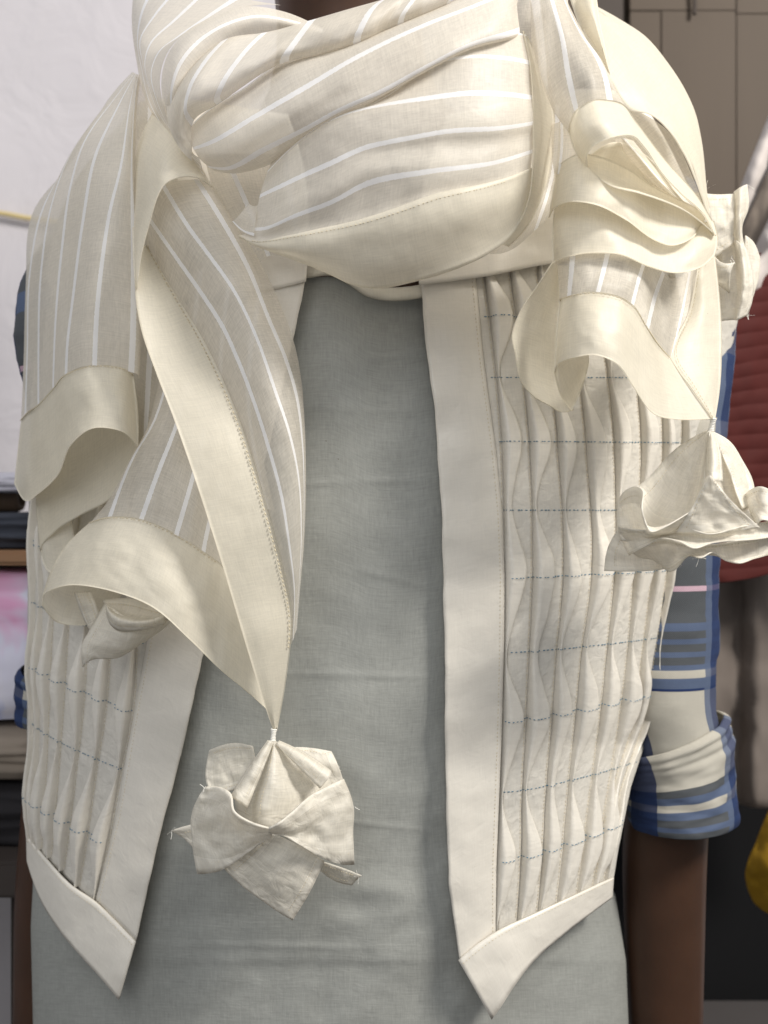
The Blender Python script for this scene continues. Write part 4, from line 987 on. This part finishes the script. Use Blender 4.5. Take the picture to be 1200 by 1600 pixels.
for s, sg in (('r', 1), ('l', -1)):
    bx_ = np.array([p for n_, _, p, _, _ in sk if n_ == 'palm_' + s][0])
    for i, (dx, ln) in enumerate(((-.024, .062), (-.008, .074), (.008, .070), (.023, .055))):
        a = bx_ + np.array((dx, -0.004, -0.035)); b = a + np.array((dx * .15, -0.010, -ln * .55)); c = b + np.array((0, -0.014, -ln * .45))
        sk += [(f'fa{i}{s}', 'palm_' + s, tuple(a), .0092, .0092), (f'fb{i}{s}', f'fa{i}{s}', tuple(b), .0085, .0085), (f'fc{i}{s}', f'fb{i}{s}', tuple(c), .0072, .0072)]
    a = bx_ + np.array((-sg * .038, -.012, .015)); b = a + np.array((-sg * .012, -.014, -.034))
    sk += [('ta' + s, 'palm_' + s, tuple(a), .012, .012), ('tb' + s, 'ta' + s, tuple(b), .0095, .0095)]
idx = {n_: i for i, (n_, *_) in enumerate(sk)}
me = bpy.data.meshes.new('body'); me.from_pydata([p for _, _, p, _, _ in sk], [(idx[pa], idx[n_]) for n_, pa, *_ in sk if pa], [])
body = link('body', me, M['skin'], person)
md = body.modifiers.new('skin', 'SKIN'); md.use_smooth_shade = True
for d, (_, _, _, rx, ry) in zip(me.skin_vertices[0].data, sk): d.radius = (rx, ry)
me.skin_vertices[0].data[0].use_root = True
ss = body.modifiers.new('sub', 'SUBSURF'); ss.levels = 2; ss.render_levels = 2
# short black hair cap above the picture
bm = bmesh.new(); bmesh.ops.create_uvsphere(bm, u_segments=40, v_segments=24, radius=1)
for v in list(bm.verts):
    n_ = 1 + 0.05 * fbm((v.co.x * 5, v.co.y * 5, v.co.z * 5)); v.co = Vector((v.co.x * .084 * n_ - .026, v.co.y * .100 * n_ + .092, v.co.z * .105 * n_ + zc(-330)))
bmesh.ops.delete(bm, geom=[v for v in bm.verts if v.co.z < zc(-330) and v.co.y < 0.09], context='VERTS')
me = bpy.data.meshes.new('hair'); bm.to_mesh(me); bm.free(); me.polygons.foreach_set('use_smooth', [True] * len(me.polygons))
link('hair', me, M['hair'], person)

# ------------------------------------------------------------------ background on the right
wood = plain('brown_board', (0.082, 0.060, 0.042), rough=0.6, nscale=4, var=0.18, stretch=(6, 6, 0.6))
wood2 = plain('dark_board', (0.055, 0.042, 0.034), rough=0.6, nscale=6, var=0.2)
cup = thing('cupboard', 'brown board cupboard standing against the wall behind the shoulder', 'cupboard')
CY = 0.50
def spanbox(name, u0, u1, v0, v1, y, dep, mat, parent, bev=0.003):
    a, b = at(u0, v0, y), at(u1, v1, y)
    return box(name, ((a.x + b.x) / 2, y + dep / 2, (a.z + b.z) / 2), (abs(b.x - a.x), dep, abs(a.z - b.z)), mat, parent, bev)
spanbox('back_board', 820, 1320, -200, 420, CY + 0.02, 0.10, wood, cup)
spanbox('side_post', 925, 975, -200, 470, CY, 0.018, wood2, cup)
for u0, u1, v0, v1 in ((984, 1033, 17, 420), (1033.3, 1150, 17, 425), (1150.4, 1330, 22, 420), (984, 1150, -200, 16.7), (1150.4, 1330, -200, 21.7)):
    spanbox('panel', u0, u1, v0, v1, CY + random.uniform(0, .003), 0.016, wood, cup, 0.001)
spanbox('shelf', 820, 1320, 425, 445, CY - 0.03, 0.17, wood, cup)
spanbox('shade_box', 820, 1320, 446, 1900, CY + 0.06, 0.10, plain('void_black', (0.006, 0.006, 0.007), rough=0.9), cup)  # near-black box: darkness of the void below the shelf, put into the colour
def to_mesh(o):
    dg = bpy.context.evaluated_depsgraph_get(); me = bpy.data.meshes.new_from_object(o.evaluated_get(dg)); n_ = o.name
    bpy.data.objects.remove(o); o2 = bpy.data.objects.new(n_, me); C.objects.link(o2); o2.name = n_
    me.polygons.foreach_set('use_smooth', [True] * len(me.polygons)); return o2
# cable stub on the cupboard
pts = [(1083, -60), (1084, -20), (1086, 8), (1085, 22)]
cv = bpy.data.curves.new('hanging_cable', 'CURVE'); cv.dimensions = '3D'; cv.bevel_depth = 0.0022; sp = cv.splines.new('POLY'); sp.points.add(3)
for p, (u, v) in zip(sp.points, pts): p.co = (*at(u, v, CY - 0.006), 1)
cab = to_mesh(link('hanging_cable', cv, wood2)); tag(cab, 'short dark cable hanging down the brown cupboard boards', 'cable')

def ribbon_tube(name, pts, r, mat, label, cat, flat=0.5):
    cv = bpy.data.curves.new(name, 'CURVE'); cv.dimensions = '3D'; cv.bevel_depth = r; cv.bevel_resolution = 4; sp = cv.splines.new('BEZIER'); sp.bezier_points.add(len(pts) - 1)
    for p, q in zip(sp.bezier_points, pts): p.co = at(*q); p.handle_left_type = p.handle_right_type = 'AUTO'
    cv.use_fill_caps = True
    return tag(to_mesh(link(name, cv, mat)), label, cat)
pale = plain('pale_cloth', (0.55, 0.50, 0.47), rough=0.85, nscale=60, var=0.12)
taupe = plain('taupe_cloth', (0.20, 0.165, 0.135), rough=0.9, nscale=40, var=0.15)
def hang(name, cols, mat, label, cat, S=None, group=None, **kw):
    kw.setdefault('thick', 3.0); kw.setdefault('wr', 6)
    o, G = sheet(name, cols, mat, None, S=S, **kw)
    return tag(o, label, cat, group)
# pale garment strip slanting over the rail
hang('hanging_strap', [[(1215, 150, -380), (1175, 250, -380), (1128, 370, -375), (1100, 430, -370)], [(1222, 165, -368), (1184, 265, -366), (1136, 385, -362), (1110, 445, -360)], [(1232, 185, -380), (1194, 285, -378), (1146, 398, -372), (1118, 455, -370)]], pale, 'pale cloth strap slanting down from the cupboard', 'strap')
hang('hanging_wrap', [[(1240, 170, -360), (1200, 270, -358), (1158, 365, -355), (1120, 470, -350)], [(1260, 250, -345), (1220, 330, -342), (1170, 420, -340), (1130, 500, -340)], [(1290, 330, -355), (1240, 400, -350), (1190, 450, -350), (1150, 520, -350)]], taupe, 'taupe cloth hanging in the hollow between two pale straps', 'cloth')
hang('hanging_strap', [[(1260, 245, -330), (1215, 320, -330), (1175, 400, -328), (1140, 470, -326)], [(1268, 260, -318), (1226, 335, -316), (1188, 412, -316), (1150, 485, -316)], [(1280, 285, -330), (1240, 355, -330), (1200, 430, -326), (1160, 500, -324)]], pale, 'pale cloth strap lying along the top of the red ribbed cloth', 'strap')
# red ribbed cloth: ribs are real relief
red = plain('red_cloth', (0.068, 0.010, 0.008), rough=0.8, nscale=50, var=0.18)
na, nb = 60, 260
G = np.zeros((na, nb, 3))
for i in range(na):
    for j in range(nb):
        a, b = i / (na - 1), j / (nb - 1)
        u = 1060 + 330 * a; v = 405 + 505 * b - 60 * a + 14 * math.sin(a * 5)
        rib = abs(math.sin((v + 30 * a + 5 * fbm((u * .01, v * .004, 8))) * math.pi / 23)) ** 0.7
        G[i, j] = P(u, v, -312 + 1.4 * rib + 14 * math.sin(a * 7 + 1) + 4 * fbm((u * .02, v * .01, 4)))
rd = grid_mesh('ribbed_cloth', G, np.linspace(0, 1, na), np.linspace(0, 1, nb), red, None, 3.0)
tag(rd, 'dark red cloth with ribs hanging beside the shoulder', 'cloth')
greyg = plain('greige_cloth', (0.19, 0.16, 0.14), rough=0.9, nscale=30, var=0.12)
hang('hanging_garment', [[(1050, 560, -420), (1040, 800, -420), (1030, 1000, -420), (1035, 1235, -415)], [(1110, 560, -400), (1105, 800, -395), (1105, 1000, -395), (1105, 1245, -392)], [(1150, 560, -420), (1150, 800, -418), (1150, 1000, -416), (1150, 1255, -412)], [(1185, 560, -395), (1185, 800, -390), (1185, 1000, -390), (1182, 1262, -388)], [(1240, 560, -420), (1240, 800, -418), (1240, 1000, -416), (1240, 1258, -414)], [(1320, 560, -400), (1320, 800, -400), (1320, 1000, -400), (1320, 1250, -400)]], greyg, 'greige garment hanging below the red ribbed cloth', 'garment')
yel = plain('yellow_cloth', (0.33, 0.19, 0.012), rough=0.85, nscale=40, var=0.15)
hang('draped_cloth', [[(1215, 1240, -330), (1185, 1310, -330), (1166, 1370, -330), (1180, 1410, -330), (1225, 1435, -330)], [(1240, 1240, -310), (1220, 1310, -308), (1205, 1370, -308), (1215, 1400, -310), (1245, 1430, -312)], [(1290, 1240, -300), (1290, 1310, -300), (1290, 1370, -300), (1290, 1400, -305), (1290, 1425, -310)]], yel, 'mustard yellow cloth draped in the dark below the hanging garment', 'cloth')
st = thing('stool', 'grey low stool in the dark beside the forearm', 'stool')
gm = plain('grey_laminate', (0.09, 0.082, 0.08), rough=0.5)
a = at(1205, 1690, 0.36)
box('seat', (a.x, 0.42, a.z - 0.012), (0.22, 0.22, 0.024), gm, st)
for sx in (-1, 1):
    for sy in (-1, 1): box('leg', (a.x + sx * .09, 0.42 + sy * .09, (a.z - 0.024) / 2), (0.025, 0.025, a.z - 0.024), gm, st)

# ------------------------------------------------------------------ background on the left
TY = 0.22
tb = thing('worktable', 'wooden worktable piled with cloth beside the person', 'table')
tw = plain('table_wood', (0.30, 0.165, 0.085), rough=0.55, nscale=5, var=0.2, stretch=(1, 8, 8))
tz = at(0, 1335, TY).z
box('tabletop', (-0.62, TY + 0.20, tz - 0.015), (0.72, 0.44, 0.03), plain('table_dark', (0.05, 0.04, 0.035), rough=0.6), tb)
for x in (-0.95, -0.29):
    for y in (TY + 0.03, TY + 0.37): box('leg', (x, y, (tz - 0.03) / 2), (0.05, 0.05, tz - 0.03), plain('table_leg', (0.03, 0.024, 0.02)), tb)
def slab(name, u1, v0, v1, y, dep, mat, label, cat, seed, w_=0.30, layers=1):
    """folded cloth lying flat: a rounded, uneven slab"""
    a, b = at(u1, v0, y), at(u1, v1, y); h_ = a.z - b.z
    bm = bmesh.new(); bmesh.ops.create_cube(bm, size=1); bmesh.ops.subdivide_edges(bm, edges=bm.edges[:], cuts=14, use_grid_fill=True)
    for v in bm.verts:
        x, yy, z = v.co
        r = 1 - 0.12 * (abs(2 * z) ** 4)
        x2 = x * w_ * (1 - .06 * abs(2 * z) ** 3) ; y2 = yy * dep * r; z2 = z * h_ * (1 - .10 * (abs(2 * yy) ** 4))
        n_ = fbm((x * 4 + seed, yy * 4, z * 4)) * .10
        lay = 0.006 * abs(math.sin(z * math.pi * layers)) if layers > 1 else 0
        v.co = Vector((x2 + n_ * .05 + lay, y2 + n_ * .06 - lay, z2 + n_ * h_ * .5 * (1 if abs(z) < .45 else .4)))
    me = bpy.data.meshes.new(name); bm.to_mesh(me); bm.free(); me.polygons.foreach_set('use_smooth', [True] * len(me.polygons))
    o = link(name, me, mat); o.location = (a.x - w_ / 2, y + dep / 2, (a.z + b.z) / 2)
    return tag(o, label, cat)
def print_cloth():
    m, nt, out = nodes('pink_print_cloth'); L = nt.links
    tc = N(nt, 'ShaderNodeTexCoord')
    nz = N(nt, 'ShaderNodeTexNoise'); nz.inputs['Scale'].default_value = 11; nz.inputs['Detail'].default_value = 3; nz.inputs['Distortion'].default_value = .6; L.new(tc.outputs['Object'], nz.inputs['Vector'])
    r = N(nt, 'ShaderNodeValToRGB'); e = r.color_ramp.elements
    e[0].position = 0.42; e[0].color = (0.78, 0.76, 0.84, 1); e[1].position = 0.68; e[1].color = (0.78, 0.40, 0.60, 1)
    x = e.new(0.58); x.color = (0.74, 0.72, 0.84, 1); x = e.new(0.36); x.color = (0.56, 0.60, 0.82, 1)
    L.new(nz.outputs[0], r.inputs[0]); b = N(nt, 'ShaderNodeBsdfPrincipled'); L.new(r.outputs[0], b.inputs['Base Color']); b.inputs['Roughness'].default_value = .85; L.new(b.outputs[0], out.inputs[0])
    return m
slab('folded_cloth', 62, 1228, 1332, TY + .02, .26, plain('charcoal_cloth', (0.022, 0.02, 0.022), rough=.9), 'charcoal folded cloth at the bottom of the table pile', 'cloth', 1.0, layers=4)
slab('folded_cloth', 58, 1138, 1226, TY + .02, .25, plain('sand_cloth', (0.30, 0.25, 0.20), rough=.9, nscale=40), 'sand brown folded cloth under the pink printed cloth', 'cloth', 4.0, layers=5)
slab('folded_cloth', 60, 886, 1136, TY + .02, .24, print_cloth(), 'white folded cloth with pink and lilac print on the table pile', 'cloth', 7.0, layers=7)
bd = box('cutting_board', (at(54, 873, TY).x - .15, TY + .12, at(0, 873, TY).z), (0.30, 0.22, at(0, 861, TY).z - at(0, 884, TY).z), tw); tag(bd, 'thin brown wooden board lying on the printed cloth', 'board')
slab('folded_cloth', 50, 800, 860, TY + .04, .18, plain('slate_cloth', (0.05, 0.055, 0.07), rough=.9), 'slate dark folded cloth on the wooden board', 'cloth', 9.0, layers=3)
# cardboard tube roll with dark cloth on it, pale scraps on top
def roll(name, c, r, ln, mat, label, cat):
    bm = bmesh.new(); n = 40; prof = [(0, r * .55), (0, r * .9), (.004, r), (ln - .004, r), (ln, r * .9), (ln, r * .55), (ln * .5, r * .5), (0, r * .55)]
    rings = []
    for x, q in prof: rings.append([bm.verts.new((x, q * math.cos(2 * math.pi * k / n), q * math.sin(2 * math.pi * k / n))) for k in range(n)])
    for a_, b2 in zip(rings[:-1], rings[1:]):
        for k in range(n): bm.faces.new((a_[k], a_[(k + 1) % n], b2[(k + 1) % n], b2[k]))
    bmesh.ops.remove_doubles(bm, verts=bm.verts[:], dist=1e-6); bmesh.ops.recalc_face_normals(bm, faces=bm.faces[:])
    me = bpy.data.meshes.new(name); bm.to_mesh(me); bm.free(); me.polygons.foreach_set('use_smooth', [True] * len(me.polygons))
    o = link(name, me, mat); o.location = c; return tag(o, label, cat)
c = at(22, 778, TY + .10)
roll('fabric_roll', (c.x - .22, TY + .12, at(0, 800, TY + .04).z + .0145), .0145, .22, plain('tan_roll', (0.16, 0.11, 0.075), rough=.7), 'tan cloth roll on top of the slate cloth', 'roll')
slab('cloth_scrap', 40, 736, 769, TY + .06, .12, plain('white_scrap', (0.62, 0.60, 0.66), rough=.9), 'pale cloth scrap topping the pile on the table', 'scrap', 12.0, w_=.16)
# yellow cord running along the wall
cd = ribbon_tube('wall_cord', [(-320, 318, WALL_Y - .012), (-150, 322, WALL_Y - .010), (0, 333, WALL_Y - .010), (45, 341, WALL_Y - .010), (160, 352, WALL_Y - .010), (400, 350, WALL_Y - .012)], 0.0035, plain('yellow_cord', (0.62, 0.50, 0.25), rough=.6), 'thin pale yellow cord running along the white wall', 'cord')
